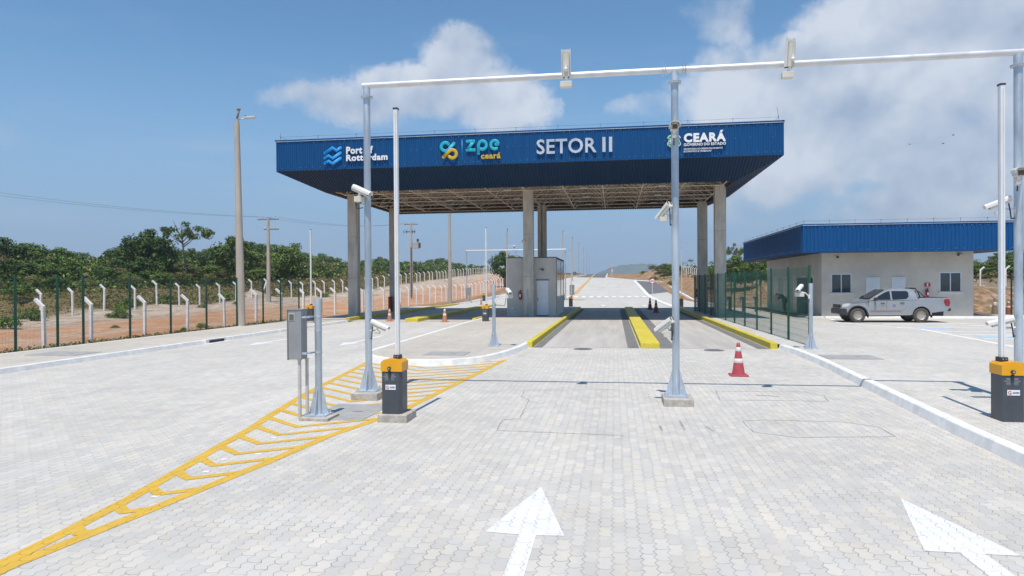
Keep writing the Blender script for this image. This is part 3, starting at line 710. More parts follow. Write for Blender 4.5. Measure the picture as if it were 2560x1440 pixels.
# space frame
mb = MB(); nx_, ny_ = 10, 6; bx, by = (IX2-IX1-.5)/nx_, (IY2-IY1-.4)/ny_; ox, oy = IX1+.25, IY1+.2
bot = {(i, j): Vector((ox+i*bx, oy+j*by, IZ+.12)) for i in range(nx_+1) for j in range(ny_+1)}
top = {(i, j): Vector((ox+(i-.5)*bx, oy+(j-.5)*by, IZ+.95)) for i in range(nx_+2) for j in range(ny_+2)}
def bar(a, b, r, n=5): mb.cyl(a, b, r, n=n, caps=False)
for (i, j), p in bot.items():
    if (i+1, j) in bot: bar(p, bot[i+1, j], .036)
    if (i, j+1) in bot: bar(p, bot[i, j+1], .036)
    for di in (0, 1):
        for dj in (0, 1): bar(p, top[i+di, j+dj], .024)
    mb.ball(p, (.065,)*3, 0, 8, 5)
for (i, j), p in top.items():
    if (i+1, j) in top: bar(p, top[i+1, j], .034)
    if (i, j+1) in top: bar(p, top[i, j+1], .034)
P_(mb, 'space_frame', M_TRUSS)
# purlins under the deck
mb = MB()
for k in range(9): mb.box(((X1+X2)/2, lerp(YF+.8, YR-.8, k/8), 8.44+.28*(1-abs(2*k/8-1))), (X2-X1-.6, .08, .12))
P_(mb, 'purlin', M_DECK)
for i, j in ((2, 1), (4, 1), (6, 1), (8, 1), (2, 3), (4, 3), (6, 3), (8, 3), (2, 5), (4, 5), (6, 5), (8, 5)):
    p = bot[i, j]; mb = MB(); mb.box((p.x+bx*.5, p.y, p.z+.02), (.42, .16, .07)); mb.box((p.x+bx*.5, p.y, p.z-.02), (.36, .12, .012), m=1); P_(mb, 'light_fitting', [M_FRAME, M_LAMP])
# columns with their conduits
YC1, YC2 = 40.2, 48.0
for cx in (-15.85, -5.0, 5.95):
    for cy in (YC1, YC2):
        mb = MB(); hgt = IZ+.12
        if cx == -5.0 and cy == YC2: mb.box((cx-.17, cy, hgt/2), (.25, .56, hgt)); mb.box((cx+.17, cy, hgt/2), (.25, .56, hgt)); mb.box((cx, cy+.01, hgt/2), (.10, .3, hgt))
        else: mb.box((cx, cy, hgt/2), (.58, .56, hgt))
        for z in (2.5, 5.0): mb.box((cx, cy, z), (.594, .564, .012), m=1)
        mb.box((cx, cy, hgt+.03), (.5, .5, .06), m=2)
        P_(mb, 'column', [M_CONC, M_TRIM, M_GALVP])
        mb = MB(); mb.cyl((cx+.31, cy-.22, .15), (cx+.31, cy-.22, hgt), .02, n=8)
        for k in range(5): mb.box((cx+.315, cy-.22, .9+1.4*k), (.05, .07, .03))
        if cx == -5.0 and cy == YC1:
            for q in (-.10, -.04): mb.cyl((cx+q, cy-.30, .15), (cx+q, cy-.30, 1.75), .018, n=8)
            mb.box((cx-.07, cy-.30, 1.0), (.3, .03, .03)); mb.box((cx-.07, cy-.30, .35), (.3, .03, .03)); mb.cyl((cx+.16, cy-.30, .15), (cx+.16, cy-.3, 5.2), .014, n=6)
        P_(mb, 'conduit', M_GALV)
mb = MB(); mb.cyl((-5.27, YC1-.29, 4.55), (-5.27, YC1-.38, 4.55), .11, n=18); mb.ball((-5.27, YC1-.38, 4.55), (.09, .03, .09)); P_(mb, 'siren', M_CREAM)
# lightning conductor round the roof edge
mb = MB()
def wire(a, b, n):
    a, b = Vector(a), Vector(b)
    for k in range(n+1):
        p = a.lerp(b, k/n); mb.cyl(p, p+Vector((0, 0, .20)), .008, n=4); mb.box(p+Vector((0, 0, .2)), (.035, .035, .035))
        if k < n:
            q = a.lerp(b, (k+1)/n); mid = (p+q)/2+Vector((0, 0, .185)); mb.tube([p+Vector((0, 0, .2)), mid, q+Vector((0, 0, .2))], .006, 4)
wire((X1+.2, YF+.1, ZT+.07), (X2-.2, YF+.1, ZT+.07), 12); wire((X2-.2, YF+.1, ZT+.07), (X2-.2, YR-.1, ZT+.07), 8); wire((X1+.2, YF+.1, ZT+.07), (X1+.2, YR-.1, ZT+.07), 8)
P_(mb, 'lightning_conductor', M_DKGREY)
for a, b in (((X2-.2, YF+.1, ZT+.27), (X2-.28, YF+.1, ZT+.75)), ((X1+.2, YF+.1, ZT+.27), (X1+.2, YF+.1, ZT+.5)), ((X2-4.2, YF+3, ZT-.2), (X2-4.2, YF+3, ZT+.9))):
    mb = MB(); mb.cyl(a, b, .008, n=4); P_(mb, 'lightning_rod', M_DKGREY)

# ------------------------------------------------------------------ signs fixed to the fascia
YS = YF-.11
def fx(px, py): return AtY(px, py, YS)
def sx(px, py=380): return fx(px, py).x
def sz(px, py): return fx(px, py).z
def sign(name, px, py, label):
    p = fx(px, py); o = empty(name, p, label, 'sign'); o['_p'] = [p.x, p.y, p.z]; return o
def S_(root, mb, name, m, **k):
    p = root['_p']; o = mb.build(name, m, root, **k); o.location = (-p[0], -p[1], -p[2]); return o
def brush(mb, pts, r, base=(0, 0, 0), m=0, off=0.):
    """rounded stroke through picture points"""
    P = [fx(*p) for p in pts]; P = [Vector((p.x, YS+off, p.z)) for p in P]
    q = MB(); q.tube(P, r, 10, m, round_ends=True)
    mb.add([Vector((v.x, YS+off+(v.y-YS-off)*.18, v.z)) for v in q.v], q.f, m, True)
def crop(ox, oy, s): return lambda l: [(ox+x/s, oy+y/s) for x, y in l]
# 1 harbour sign
s1 = sign('wall_sign', 888, 390, 'sign with blue wave emblem and white words Port of Rotterdam'); c1 = crop(790, 340, 12.8)
mb = MB(); rr0 = .082
for l in ([(285, 545), (530, 375), (655, 465), (780, 380)], [(285, 705), (400, 630), (535, 715), (780, 545)], [(285, 872), (400, 800), (535, 880), (780, 712)]): brush(mb, c1(l), rr0)
S_(s1, mb, 'emblem', M_SKYB)
def words(root, body, l, r, ytop, ybot, m, bold=.03, name='lettering', dep=.05, slope=None):
    """l, r: picture x; ytop, ybot: picture y of the glyph box at its left end"""
    mb = MB(); x0, x1 = fx(l, ybot).x, fx(r, ybot).x; z0, z1 = fx(l, ybot).z, fx(l, ytop).z
    text_fit(mb, body, x0, x1, z0, z1, YS-.02, dep, bold); return S_(root, mb, name, m)
words(s1, 'Port of', 865.8, 932.2, 367.0, 385.5, M_LETW, .034); words(s1, 'Rotterdam', 865.8, 969.2, 387.0, 403.2, M_LETW, .034)
# 2 zone sign
s2 = sign('wall_sign', 1175, 375, 'sign with cyan and gold loop emblem beside the word zpe'); c2 = crop(1080, 330, 12.8)
mb = MB(); rA = .088
def arc(cx, cy, rx, ry, a0, a1, n=14): return [(cx+rx*math.cos(R(lerp(a0, a1, i/n))), cy-ry*math.sin(R(lerp(a0, a1, i/n)))) for i in range(n+1)]
brush(mb, c2(arc(425, 475, 130, 135, 38, 285)+[(520, 570), (700, 372)]), rA)
S_(s2, mb, 'emblem', M_CYAN)
mb = MB(); brush(mb, c2([(375, 805), (545, 632)]+arc(655, 705, 128, 132, 125, -140)), rA, off=-.03); S_(s2, mb, 'emblem', M_GOLD)
mb = MB(); brush(mb, c2([(960, 250), (966, 880)]), .018); S_(s2, mb, 'divider', M_SKYB)
mb = MB(); brush(mb, c2([(1130, 300), (1335, 295)]), .085); brush(mb, c2([(1335, 297), (1125, 575)]), .085, off=.004); brush(mb, c2([(1125, 578), (1350, 575)]), .085, off=.008)
brush(mb, c2([(1490, 685), (1488, 420)]+arc(1615, 420, 125, 135, 170, -115)), .085)
brush(mb, c2([(2045, 395)]+[(2120, 388)]+arc(2005, 408, 125, 135, 20, 300)), .085)
S_(s2, mb, 'lettering', M_CYAN)
mb = MB(); x0, x1 = fx(1202.6, 397).x, fx(1251.5, 397).x
text_fit(mb, 'cear\u00e1', x0, x1, fx(1202.6, 397.5).z, fx(1202.6, 383.0).z, YS-.02, .05, .034); S_(s2, mb, 'lettering', M_GOLD)
# 3 sector sign
s3 = sign('wall_sign', 1436, 365, 'polished steel letters SETOR II on the middle of the blue fascia')
words(s3, 'SETOR', 1341.7, 1491.5, 349.0, 386.0, M_CHROME, .018, dep=.09); words(s3, 'II', 1506, 1530.6, 342.8, 380.0, M_CHROME, .018, dep=.09)
# 4 state sign
s4 = sign('wall_sign', 1741, 352, 'sign with green crest and white words CEAR\u00c1 GOVERNO DO ESTADO'); c4 = crop(1640, 300, 12.8)
words(s4, 'CEAR\u00c1', 1709.5, 1814.6, 328.5, 356.5, M_LETW, .05); [words(s4, t_, 1640+a_/12.8, 1640+b_/12.8, 358.4-d_, 365.4-d_, M_LETW, .02) for t_, a_, b_, d_ in (('GOVERNO', 890, 1500, 0), ('DO', 1535, 1715, 1.9), ('ESTADO', 1760, 2238, 2.6))]
[words(s4, t_, 1640+a_/12.8, 1640+b_/12.8, 371.0-d_, 374.8-d_, M_LETW, .01) for t_, a_, b_, d_ in (('SECRETARIA', 890, 1305, 0), ('DO', 1330, 1420, 1.2), ('DESENVOLVIMENTO', 1445, 2130, 1.5))]
[words(s4, t_, 1640+a_/12.8, 1640+b_/12.8, 376.9-d_-(1.1 if len(t_) == 9 else 0), 380.8-d_, M_LETW, .01) for t_, a_, b_, d_ in (('ECON\u00d4MICO', 890, 1325, 0), ('E', 1348, 1384, 1.1), ('TRABALHO', 1405, 1770, 1.4))]
cr = [(360, 575), (410, 500), (480, 475), (580, 500), (680, 475), (745, 500), (795, 560), (750, 610), (755, 660), (795, 740), (790, 800), (720, 860), (580, 905), (440, 860), (370, 800), (362, 740), (405, 660), (405, 610)]
def crest(sc_, y0, y1, m, nm):
    mb = MB(); cx, cy = 580, 685; P = [fx(*q) for q in c4([(cx+(x-cx)*sc_, cy+(y-cy)*sc_) for x, y in cr])]
    mb.prism([Vector((p.x, y0, p.z)) for p in P], [Vector((p.x, y1, p.z)) for p in P]); S_(s4, mb, nm, m)
crest(1., YS-.0, YS+.05, M_LETW, 'crest'); crest(.9, YS-.02, YS+.01, M_CREST, 'crest')
mb = MB()
for q in [(440, 600), (430, 680), (412, 755), (440, 815), (735, 810)]:
    p = fx(*c4([q])[0]); mb.cyl((p.x, YS-.03, p.z), (p.x, YS-.015, p.z), .022, n=8)
p = fx(*c4([(580, 690)])[0]); q = MB(); q.ball((0, 0, 0), (.2, .03, .25), 0, 20, 12); mb.add([v+Vector((p.x, YS-.02, p.z)) for v in q.v], q.f, 0, True); S_(s4, mb, 'crest_charge', M_LETW)

# ------------------------------------------------------------------ guard booth
bo = empty('guard_booth', (-4.9, 40.5, .142), 'flat roofed grey guard booth under the middle of the canopy', 'booth')
BW, BD, BH = 2.95, 6.6, 3.46       # local origin at the front middle
bx0, bx1 = -1.47, 1.48
mb = MB(); t = .15
mb.box(((bx0+bx1)/2, t/2, BH/2), (bx1-bx0, t, BH)); mb.box((bx0+t/2, BD/2, BH/2), (t, BD-2*t, BH)); mb.box(((bx0+bx1)/2, BD-t/2, BH/2), (bx1-bx0, t, BH))
mb.box((bx1-t/2, t+.25, BH/2), (t, .5, BH)); mb.box((bx1-t/2, BD-t-.15, BH/2), (t, .3, BH))
mb.build('wall', M_WALLG, bo)
mb = MB(); mb.box((bx1-t/2+.002, BD/2+.1, .55), (t, BD-2*t-.8, 1.1)); mb.build('counter_wall', M_KERBW, bo)
mb = MB(); mb.box(((bx0+bx1)/2, BD/2, BH+.03), (bx1-bx0+.02, BD+.02, .06)); mb.build('roof', M_TRIM, bo)
wf = MB(); yy0, yy1 = .7, BD-.3
for q in (yy0, lerp(yy0, yy1, .55), yy1): wf.box((bx1-.012, q, 2.2), (.05, .06, 2.3))
wf.box((bx1-.012, (yy0+yy1)/2, 3.38), (.05, yy1-yy0, .06)); wf.box((bx1-.012, (yy0+yy1)/2, 1.13), (.06, yy1-yy0, .06)); wf.box((bx1-.012, (yy0+yy1)/2, 2.65), (.045, yy1-yy0, .05))
wfo = wf.build('window', M_FRAME, bo); mb = MB(); mb.box((bx1-.012, (yy0+yy1)/2, 2.25), (.012, yy1-yy0, 2.25)); mb.build('pane', M_GLASS, wfo)
dm = MB(); dm.box((.51+.17, -.012, 1.07), (.68, .05, 2.1))
for k in range(30): dm.box((.68, -.045, .12+.065*k), (.56, .02, .045))
do = dm.build('door', M_DOORW, bo); mb = MB(); mb.box((.40, -.05, 1.0), (.03, .05, .16)); mb.build('handle', M_BLACKP, do)
mb = MB(); mb.box((.68, -.03, 2.15), (.78, .06, .05)); mb.build('door_lintel', M_TRIM, bo); mb = MB(); mb.box((.68, -.03, .03), (.74, .08, .05)); mb.build('door_sill', M_TRIM, bo)
mb = MB(); mb.box((.62, -.05, 2.80), (.16, .10, .05)); mb.ball((.72, -.10, 2.76), (.06, .06, .06)); mb.build('dome_camera', M_BLACKP, bo)
mb = MB(); mb.box((-1.15, -.02, .45), (.10, .05, .10)); mb.build('socket_box', M_WHITE, bo)

# ------------------------------------------------------------------ extinguishers
def extinguisher(loc, label):
    e = empty('fire_extinguisher', loc, label, 'extinguisher', 'red fire extinguishers')
    mb = MB(); mb.lathe([(0, 0), (.075, .005), (.08, .03), (.08, .40), (.06, .45), (.03, .48), (.03, .5), (0, .5)], 16); mb.build('cylinder', M_RED, e)
    mb = MB(); mb.box((0, 0, .53), (.04, .04, .06)); mb.box((.05, 0, .56), (.12, .02, .02)); mb.tube([(-.02, 0, .53), (-.10, -.02, .5), (-.11, -.03, .35), (-.09, -.05, .2)], .012, 6); mb.build('valve', M_BLACKP, e)
    mb = MB(); mb.box((0, -.082, .25), (.09, .004, .16)); mb.build('instruction_label', M_LETW, e)
    return e
extinguisher((-5.55, 40.38, 1.12), 'red fire extinguisher on the booth wall left of the column')
extinguisher((5.55, 47.75, 1.1), 'red fire extinguisher on the rear right canopy column')
p = AtY(2319, 742, 41.25); extinguisher((p.x, 41.27, 1.12), 'red fire extinguisher on the office wall above the pickup bed')
mb = MB(); p = AtY(2319, 712, 41.35); mb.box((0, 0, 0), (.30, .01, .20)); mb.box((0, -.006, .0), (.07, .006, .15), m=1)
o = mb.build('safety_sign', [M_RED, M_LETW], loc=(p.x, 41.36, p.z)); tag(o, 'small red safety sign with white symbol above the office fire extinguisher', 'sign')
p = G(985, 784); mb = MB(); mb.box((0, 0, .55), (.22, .3, 1.1)); mb.box((0, -.155, .55), (.16, .012, .9), m=1)
o = mb.build('hose_cabinet', [mat('dark_red_paint', (.17, .02, .02), .5), M_RED], loc=(-16.02, 47.55, .1), bevel=.01); tag(o, 'dark red fire hose cabinet at the foot of the rear left column', 'cabinet')

# ------------------------------------------------------------------ office building at the right
of = empty('office_building', (15.8, 41.4, 0), 'beige office with overhanging blue corrugated roof behind the pickup', 'building')
ob = Vector((15.8, 41.4, 0))
def O_(mb, name, m, par=None, **k):
    o = mb.build(name, m, par or of, **k)
    if par is None: o.location = -ob
    return o
WX0, WX1, WY0, WY1, WH = 11.78, 19.78, 41.4, 55.5, 3.75
wins = [(2078, 2129, 684.5, 733), (2349, 2404, 680.5, 730.5)]
wr = [(AtY(a, 700, WY0).x, AtY(b, 700, WY0).x, AtY(a, d, WY0).z, AtY(a, c, WY0).z) for a, b, c, d in wins]
# front wall in pieces round the openings
mb = MB(); cuts = [WX0, wr[0][0], wr[0][1], wr[1][0], wr[1][1], WX1]; T = .16
for i in range(5):
    a, b = cuts[i], cuts[i+1]
    if i in (1, 3):
        q = wr[0] if i == 1 else wr[1]
        mb.box(((a+b)/2, WY0+T/2, q[2]/2), (b-a, T, q[2])); mb.box(((a+b)/2, WY0+T/2, (q[3]+WH)/2), (b-a, T, WH-q[3]))
    else: mb.box(((a+b)/2, WY0+T/2, WH/2), (b-a, T, WH))
mb.box((WX0+T/2, (WY0+WY1)/2+T/2, WH/2), (T, WY1-WY0-T, WH)); mb.box((WX1-T/2, (WY0+WY1)/2+T/2, WH/2), (T, WY1-WY0-T, WH)); mb.box(((WX0+WX1)/2, WY1-T/2, WH/2), (WX1-WX0-2*T, T, WH))
O_(mb, 'wall', M_WALLB)
for q in wr:
    a, b, c, d = q; fr = MB(); f = .05; y_ = WY0+.045
    fr.box(((a+b)/2, y_, c+f/2), (b-a, .07, f)); fr.box(((a+b)/2, y_, d-f/2), (b-a, .07, f)); fr.box((a+f/2, y_, (c+d)/2), (f, .07, d-c-2*f)); fr.box((b-f/2, y_, (c+d)/2), (f, .07, d-c-2*f)); fr.box(((a+b)/2, y_, (c+d)/2), (.05, .06, d-c-2*f))
    fo = O_(fr, 'window', M_FRAME)
    g = MB(); g.box(((a+b)/2, y_+.01, (c+d)/2), (b-a-2*f, .01, d-c-2*f)); g.build('pane', M_GLASS, fo)
    g = MB(); g.box(((a+b)/2, WY0-.03, c-.025), (b-a+.12, .12, .05)); g.build('sill', M_KERBC, fo)
for a, b in ((2165, 2199), (2229, 2263)):
    x0, x1 = AtY(a, 700, WY0).x, AtY(b, 700, WY0).x; d = MB(); d.box(((x0+x1)/2, WY0-.015, 1.22), (x1-x0, .05, 2.2))
    for k in range(26): d.box(((x0+x1)/2, WY0-.045, .22+.08*k), (x1-x0-.14, .02, .05))
    do = O_(d, 'door', M_DOORW); h = MB(); h.box((x0+.08, WY0-.06, 1.1), (.03, .05, .14)); h.build('handle', M_GALV, do)
# dark openings along the shaded left side
for y0, y1, z0, z1 in ((43.0, 43.9, .12, 2.45), (44.4, 45.4, 1.1, 2.45), (46.6, 47.6, .12, 2.45), (49.0, 50.2, 1.1, 2.4), (51.6, 53.2, 1.1, 2.4)):
    d = MB(); d.box((WX0-.01, (y0+y1)/2, (z0+z1)/2), (.05, y1-y0, z1-z0)); d.box((WX0-.04, (y0+y1)/2, (z0+z1)/2), (.012, y1-y0-.12, z1-z0-.12), m=1)
    O_(d, 'door' if z0 < .5 else 'window', [M_FRAME, mat('dark_pane', (.05, .06, .062), .2)])
RX0, RX1, RY0, RY1, RZ0, RZ1 = 10.36, 21.25, 39.9, 57.3, 3.70, 5.22
def ofascia(a, b, nrm):
    a, b = Vector(a), Vector(b); L = (b-a).length; d = (b-a)/L; mb = MB()
    mb.corr(lambda t: a+d*t+Vector((0, 0, RZ0)), lambda t: a+d*t+Vector((0, 0, RZ1)), L, nrm, .20, .035)
    t = .2
    while t < L:
        for z in (RZ0+.14, RZ1-.14):
            if random.random() < .7: mb.box(a+d*t+Vector(nrm)*.036+Vector((0, 0, z)), (.022, .022, .022), m=1)
        t += .4
    O_(mb, 'fascia', [M_BLUE2, M_GALVP])
    tr = MB(); c = (a+b)/2+Vector((0, 0, RZ1+.03)); tr.box(c, (abs(d.x)*L+.1, abs(d.y)*L+.1, .06)); tr.box(c+Vector(nrm)*.05-Vector((0, 0, .05)), (abs(d.x)*L+.02, abs(d.y)*L+.02, .03), m=1); O_(tr, 'cap_flashing', [M_BLUE2, M_GALVP])
ofascia((RX0, RY0, 0), (RX1, RY0, 0), (0, -1, 0)); ofascia((RX1, RY0, 0), (RX1, RY1, 0), (1, 0, 0)); ofascia((RX1, RY1, 0), (RX0, RY1, 0), (0, 1, 0)); ofascia((RX0, RY1, 0), (RX0, RY0, 0), (-1, 0, 0))
mb = MB(); mb.box(((RX0+RX1)/2, (RY0+RY1)/2, RZ0+.05), (RX1-RX0-.05, RY1-RY0-.05, .06)); O_(mb, 'soffit', M_BLUE_SHADED)
mb = MB(); mb.box(((RX0+RX1)/2, (RY0+RY1)/2, RZ1-.25), (RX1-RX0-.1, RY1-RY0-.1, .06)); O_(mb, 'roof', M_DECK)
mb = MB(); can_mb = mb
wire((RX0+.1, RY0+.1, RZ1+.05), (RX1-.1, RY0+.1, RZ1+.05), 8); wire((RX0+.1, RY0+.1, RZ1+.05), (RX0+.1, RY1-.1, RZ1+.05), 11); O_(mb, 'lightning_conductor', M_DKGREY)
p = AtY(2092, 643, WY0); mb = MB(); mb.cyl((p.x, WY0-.14, p.z+.06), (p.x, WY0, p.z+.06), .03, n=8); mb.ball((p.x, WY0-.14, p.z), (.07, .07, .07), 1); O_(mb, 'dome_camera', [M_WHITE, M_BLACKP])
p = AtY(2398, 637, WY0); mb = MB(); mb.box((p.x, WY0-.1, p.z), (.22, .12, .12)); mb.box((p.x+.02, WY0-.17, p.z-.02), (.16, .03, .09), m=1); O_(mb, 'floodlight', [M_TRIM, M_LAMP])

# ------------------------------------------------------------------ barrier gates
def barrier(loc, label, boom_h=3.75, face=1, plinth=.12, near=True, boom_mat=None, bxm=.045):
    """origin on the ground under the housing's middle; front faces -y"""
    b = empty('barrier_gate', loc, label, 'barrier', 'boom barriers standing open')
    W, Dp, Hh = .31, .30, .80
    z0 = plinth
    if plinth:
        mb = MB(); mb.box((.02, .05, plinth/2-.02), (.46, .52, plinth+.04)); mb.build('plinth', M_PLINTH, b, bevel=.012)
    mb = MB(); ch = .045
    A = [(-W/2, -Dp/2), (W/2-ch, -Dp/2), (W/2, -Dp/2+ch), (W/2, Dp/2), (-W/2, Dp/2)]
    mb.prism([(x, y, z0) for x, y in A], [(x, y, z0+Hh-.15) for x, y in A]); ho = mb.build('housing', M_DKGREY, b, bevel=.006)
    mb = MB(); q = .012; z1 = z0+Hh-.15
    prof = [(-W/2-q, z1), (-W/2-q, z1+.14), (-W/2+.03, z1+.175), (0, z1+.19), (W/2-.03, z1+.175), (W/2+q, z1+.14), (W/2+q, z1)]
    mb.prism([(x, -Dp/2-q, z) for x, z in prof], [(x, Dp/2+q, z) for x, z in prof]); ho2 = mb.build('hood', M_ORANGE, b, bevel=.012, seg=3)
    mb = MB(); mb.cyl((-.03, -Dp/2-q, z1+.05), (-.03, -Dp/2-q-.03, z1+.05), .026, n=14); mb.box((-.03, -Dp/2-.006, z1-.03), (.035, .012, .09)); mb.build('lock', M_BLACKP, ho2)
    mb = MB(); mb.cyl((-.03, -Dp/2-q-.03, z1+.05), (-.03, -Dp/2-q-.034, z1+.05), .012, n=10); mb.build('key_barrel', M_GALV, ho2)
    if near:
        mb = MB()
        for k in range(6):
            for s_ in (-1, 1): mb.box((-.03+s_*.05, -Dp/2-.002, z1-.04-.018*k), (.055, .004, .006))
        for s_ in (-1, 1): mb.box((-.03+s_*.09, -Dp/2-.002, z1-.08), (.016, .004, .012))
        mb.build('vent_slots', mat('pale_grey_print', (.32, .35, .38), .6), ho)
        mb = MB(); zc = z1-.24; mb.box((-.015, -Dp/2-.003, zc), (.16, .005, .075)); st = mb.build('sticker', M_LETW, ho)
        mb = MB(); mb.tube([(-.06+.022*math.cos(R(a)), -Dp/2-.007, zc+.022*math.sin(R(a))) for a in range(50, 331, 28)]+[(-.06, -Dp/2-.007, zc-.002)], .004, 5, 0)
        mb.build('sticker_emblem', M_RED, st); mb = MB(); text_fit(mb, 'GAREN', -.028, .056, zc-.013, zc+.013, -Dp/2-.009, .003, .01); mb.build('sticker_lettering', mat('sticker_blue', (.08, .13, .35), .6), st)
    # raised boom
    mb = MB(); zb = z1+.19
    mb.box((bxm, .02, zb+.02), (.10, .14, .06)); cl = mb.build('boom_clamp', mat('brown_black_clamp', (.05, .035, .03), .6), b, bevel=.004)
    for s_ in (-.02, .02):
        mb = MB(); mb.cyl((bxm+s_, -.05, zb+.025), (bxm+s_, -.06, zb+.025), .008, n=8); mb.build('bolt', M_GALV, cl)
    mb = MB(); mb.prism([(bxm-.028, -.02, zb+.045), (bxm+.028, -.02, zb+.045), (bxm+.034, .02, zb+.045), (bxm+.028, .06, zb+.045), (bxm-.028, .06, zb+.045), (bxm-.034, .02, zb+.045)],
                        [(bxm-.028, -.02, zb+boom_h), (bxm+.028, -.02, zb+boom_h), (bxm+.034, .02, zb+boom_h), (bxm+.028, .06, zb+boom_h), (bxm-.028, .06, zb+boom_h), (bxm-.034, .02, zb+boom_h)])
    mb.box((bxm+.002, -.023, zb+boom_h/2), (.010, .006, boom_h-.1), m=1); bo_ = mb.build('boom', [boom_mat or M_BOOM, M_CREAM], b, bevel=.004)
    mb = MB(); mb.box((bxm, .02, zb+boom_h+.012), (.074, .088, .026)); mb.build('end_cap', M_BLACKP, bo_)
    return b
barrier((-3.36, 10.15, 0), 'nearest barrier, grey and amber with raised boom on a concrete plinth', 3.83)
barrier((AtY(2521, 900, 10.55).x, 10.55, .125), 'barrier at the right edge beside the tall gantry pole', 3.88, plinth=.0, bxm=-.075)
barrier((-6.62, 34.9, .142), 'barrier on the island left of the guard booth', 4.0, plinth=0)
p = G(774, 790); barrier((-15.80, 33.9, 0.10), 'barrier almost hidden behind the metal cabinet', 3.95, plinth=.1, near=False)
barrier((-3.55, 56.5, .15), 'barrier behind the right side of the guard booth', 3.75, plinth=0, near=False)
barrier((5.35, 56.5, .12), 'barrier behind the wide yellow kerb beside the rear right column', 3.9, plinth=0, near=False)
barrier((-14.5, 75.5, zr(75.5)+.05), 'small far barrier in front of the distant left dirt bank', 3.8, plinth=0, near=False)
p = GT(1408, 752); barrier((p.x, p.y, p.z+.05), 'small far barrier seen past the right side of the booth', 3.0, plinth=0, near=False)

# ------------------------------------------------------------------ cameras on poles
def cctv(loc, yaw, pitch, label, size=1., arm=None, box=None, cable=True, roll=0., boxsize=(.12, .09, .09), group='white surveillance cameras'):
    """housing centre at loc, looking along yaw (degrees from +x) and pitch; arm is the wall end of its bracket, in world offsets"""
    c = empty('surveillance_camera', loc, label, 'camera', group)
    M = Matrix.Rotation(R(yaw), 4, 'Z') @ Matrix.Rotation(-R(pitch), 4, 'Y') @ Matrix.Rotation(R(roll), 4, 'X') @ Matrix.Scale(size, 4)
    mb = MB(); L, W, H = .30, .085, .085
    pr = [(-W/2, -H/2+.015), (-W/2+.02, -H/2), (W/2-.02, -H/2), (W/2, -H/2+.015), (W/2, H/2-.02), (W/2-.02, H/2), (-W/2+.02, H/2), (-W/2, H/2-.02)]
    mb.prism([(-L/2, y, z) for y, z in pr], [(L/2-.02, y, z) for y, z in pr], M=M); ho = mb.build('housing', M_CREAM, c)
    mb = MB(); q = .012; pr2 = [(-W/2-q, -.005), (-W/2-q, H/2-.01), (-W/2+.012, H/2+q), (W/2-.012, H/2+q), (W/2+q, H/2-.01), (W/2+q, -.005), (W/2+q-.006, -.005), (W/2+q-.006, H/2-.012), (W/2-.016, H/2+q-.006), (-W/2+.016, H/2+q-.006), (-W/2-q+.006, H/2-.012), (-W/2-q+.006, -.005)]
    mb.prism([(-L/2+.0, y, z) for y, z in pr2], [(L/2+.03, y, z) for y, z in pr2], M=M); mb.build('sunshield', M_WHITE, c)
    mb = MB(); mb.box((L/2-.018, 0, -.002), (.008, W-.03, H-.035), M=M); mb.build('lens_window', M_GLASS, ho)
    mb = MB()
    for s_ in (-1, 1): mb.box((-L/2-.004, s_*.028, .02), (.012, .012, .05), M=M)
    mb.build('rear_latch', M_BLACKP, ho)
    foot = M @ Vector((-.02, 0, -H/2)); jt = foot+Vector((0, 0, -.05*size))
    if arm is not None:
        a = Vector(arm); mb = MB(); mb.cyl(foot, jt, .016*size, n=8); mb.ball(jt, (.026*size,)*3)
        mid = Vector((jt.x*.4+a.x*.6, jt.y*.4+a.y*.6, jt.z*.7+a.z*.3)); mb.tube([jt, mid, a], .016*size, 8)
        mb.box(a, (.045, .06, .12)); mb.build('bracket', M_WHITE, c, bevel=.004)
        if cable:
            b0 = M @ Vector((-L/2+.04, 0, -H/2)); e = a+Vector((0, -.01, -.13)); low = Vector((b0.x*.75+e.x*.25, b0.y, min(e.z, b0.z)-.02))
            mb = MB(); mb.tube([b0, b0.lerp(low, .5)+Vector((0, -.01, 0)), low, Vector((lerp(low.x, e.x, .5), e.y, e.z-.01)), e], .010, 6); mb.build('cable', M_BLACKP, c)
    if box is not None:
        mb = MB(); mb.box(box, boxsize); mb.box(Vector(box)-Vector((0, 0, 0)), (boxsize[0]+.012, boxsize[1]*.6, boxsize[2]*.8)); mb.build('junction_box', M_CREAM, c, bevel=.006)
    return c
YG = 12.1
def gp(px, py, Y=YG-.12): return AtY(px, py, Y)
GX = (-4.50, 1.05, 6.45)
cctv(gp(903, 478, YG-.16), -12, -24, 'camera tilted to the right, high on the left gantry pole', 1.2, arm=(-.0, .10, -.16), box=(-.045, -.03, -.15), boxsize=(.13, .1, .1))
cctv(gp(948, 814, YG-.08), -8, -22, 'camera tilted to the right, low on the left gantry pole', 1.1, arm=(-.22, .06, -.10), box=(-.03, -.02, -.125), boxsize=(.10, .07, .05))
cctv(gp(1686, 318, YG-.28), -92, -8, 'camera facing the viewer near the top of the middle gantry pole', 1.5, arm=(0, .20, -.12))
cctv(gp(1661, 528, YG-.02), 128, -38, 'camera tilted to the left, halfway up the middle gantry pole', 1.15, arm=(.12, .05, -.10), box=(-.02, -.02, -.14), boxsize=(.12, .09, .08))
cctv(gp(1663, 813, YG-.02), 142, -34, 'camera tilted to the left, low on the middle gantry pole', 1.15, arm=(.11, .05, -.10), box=(.04, -.03, -.15), boxsize=(.13, .09, .10))
cctv(gp(2548, 432, YG-.25), -110, -6, 'camera high on the right gantry pole at the picture edge', 1.5, arm=(.05, .16, -.12))
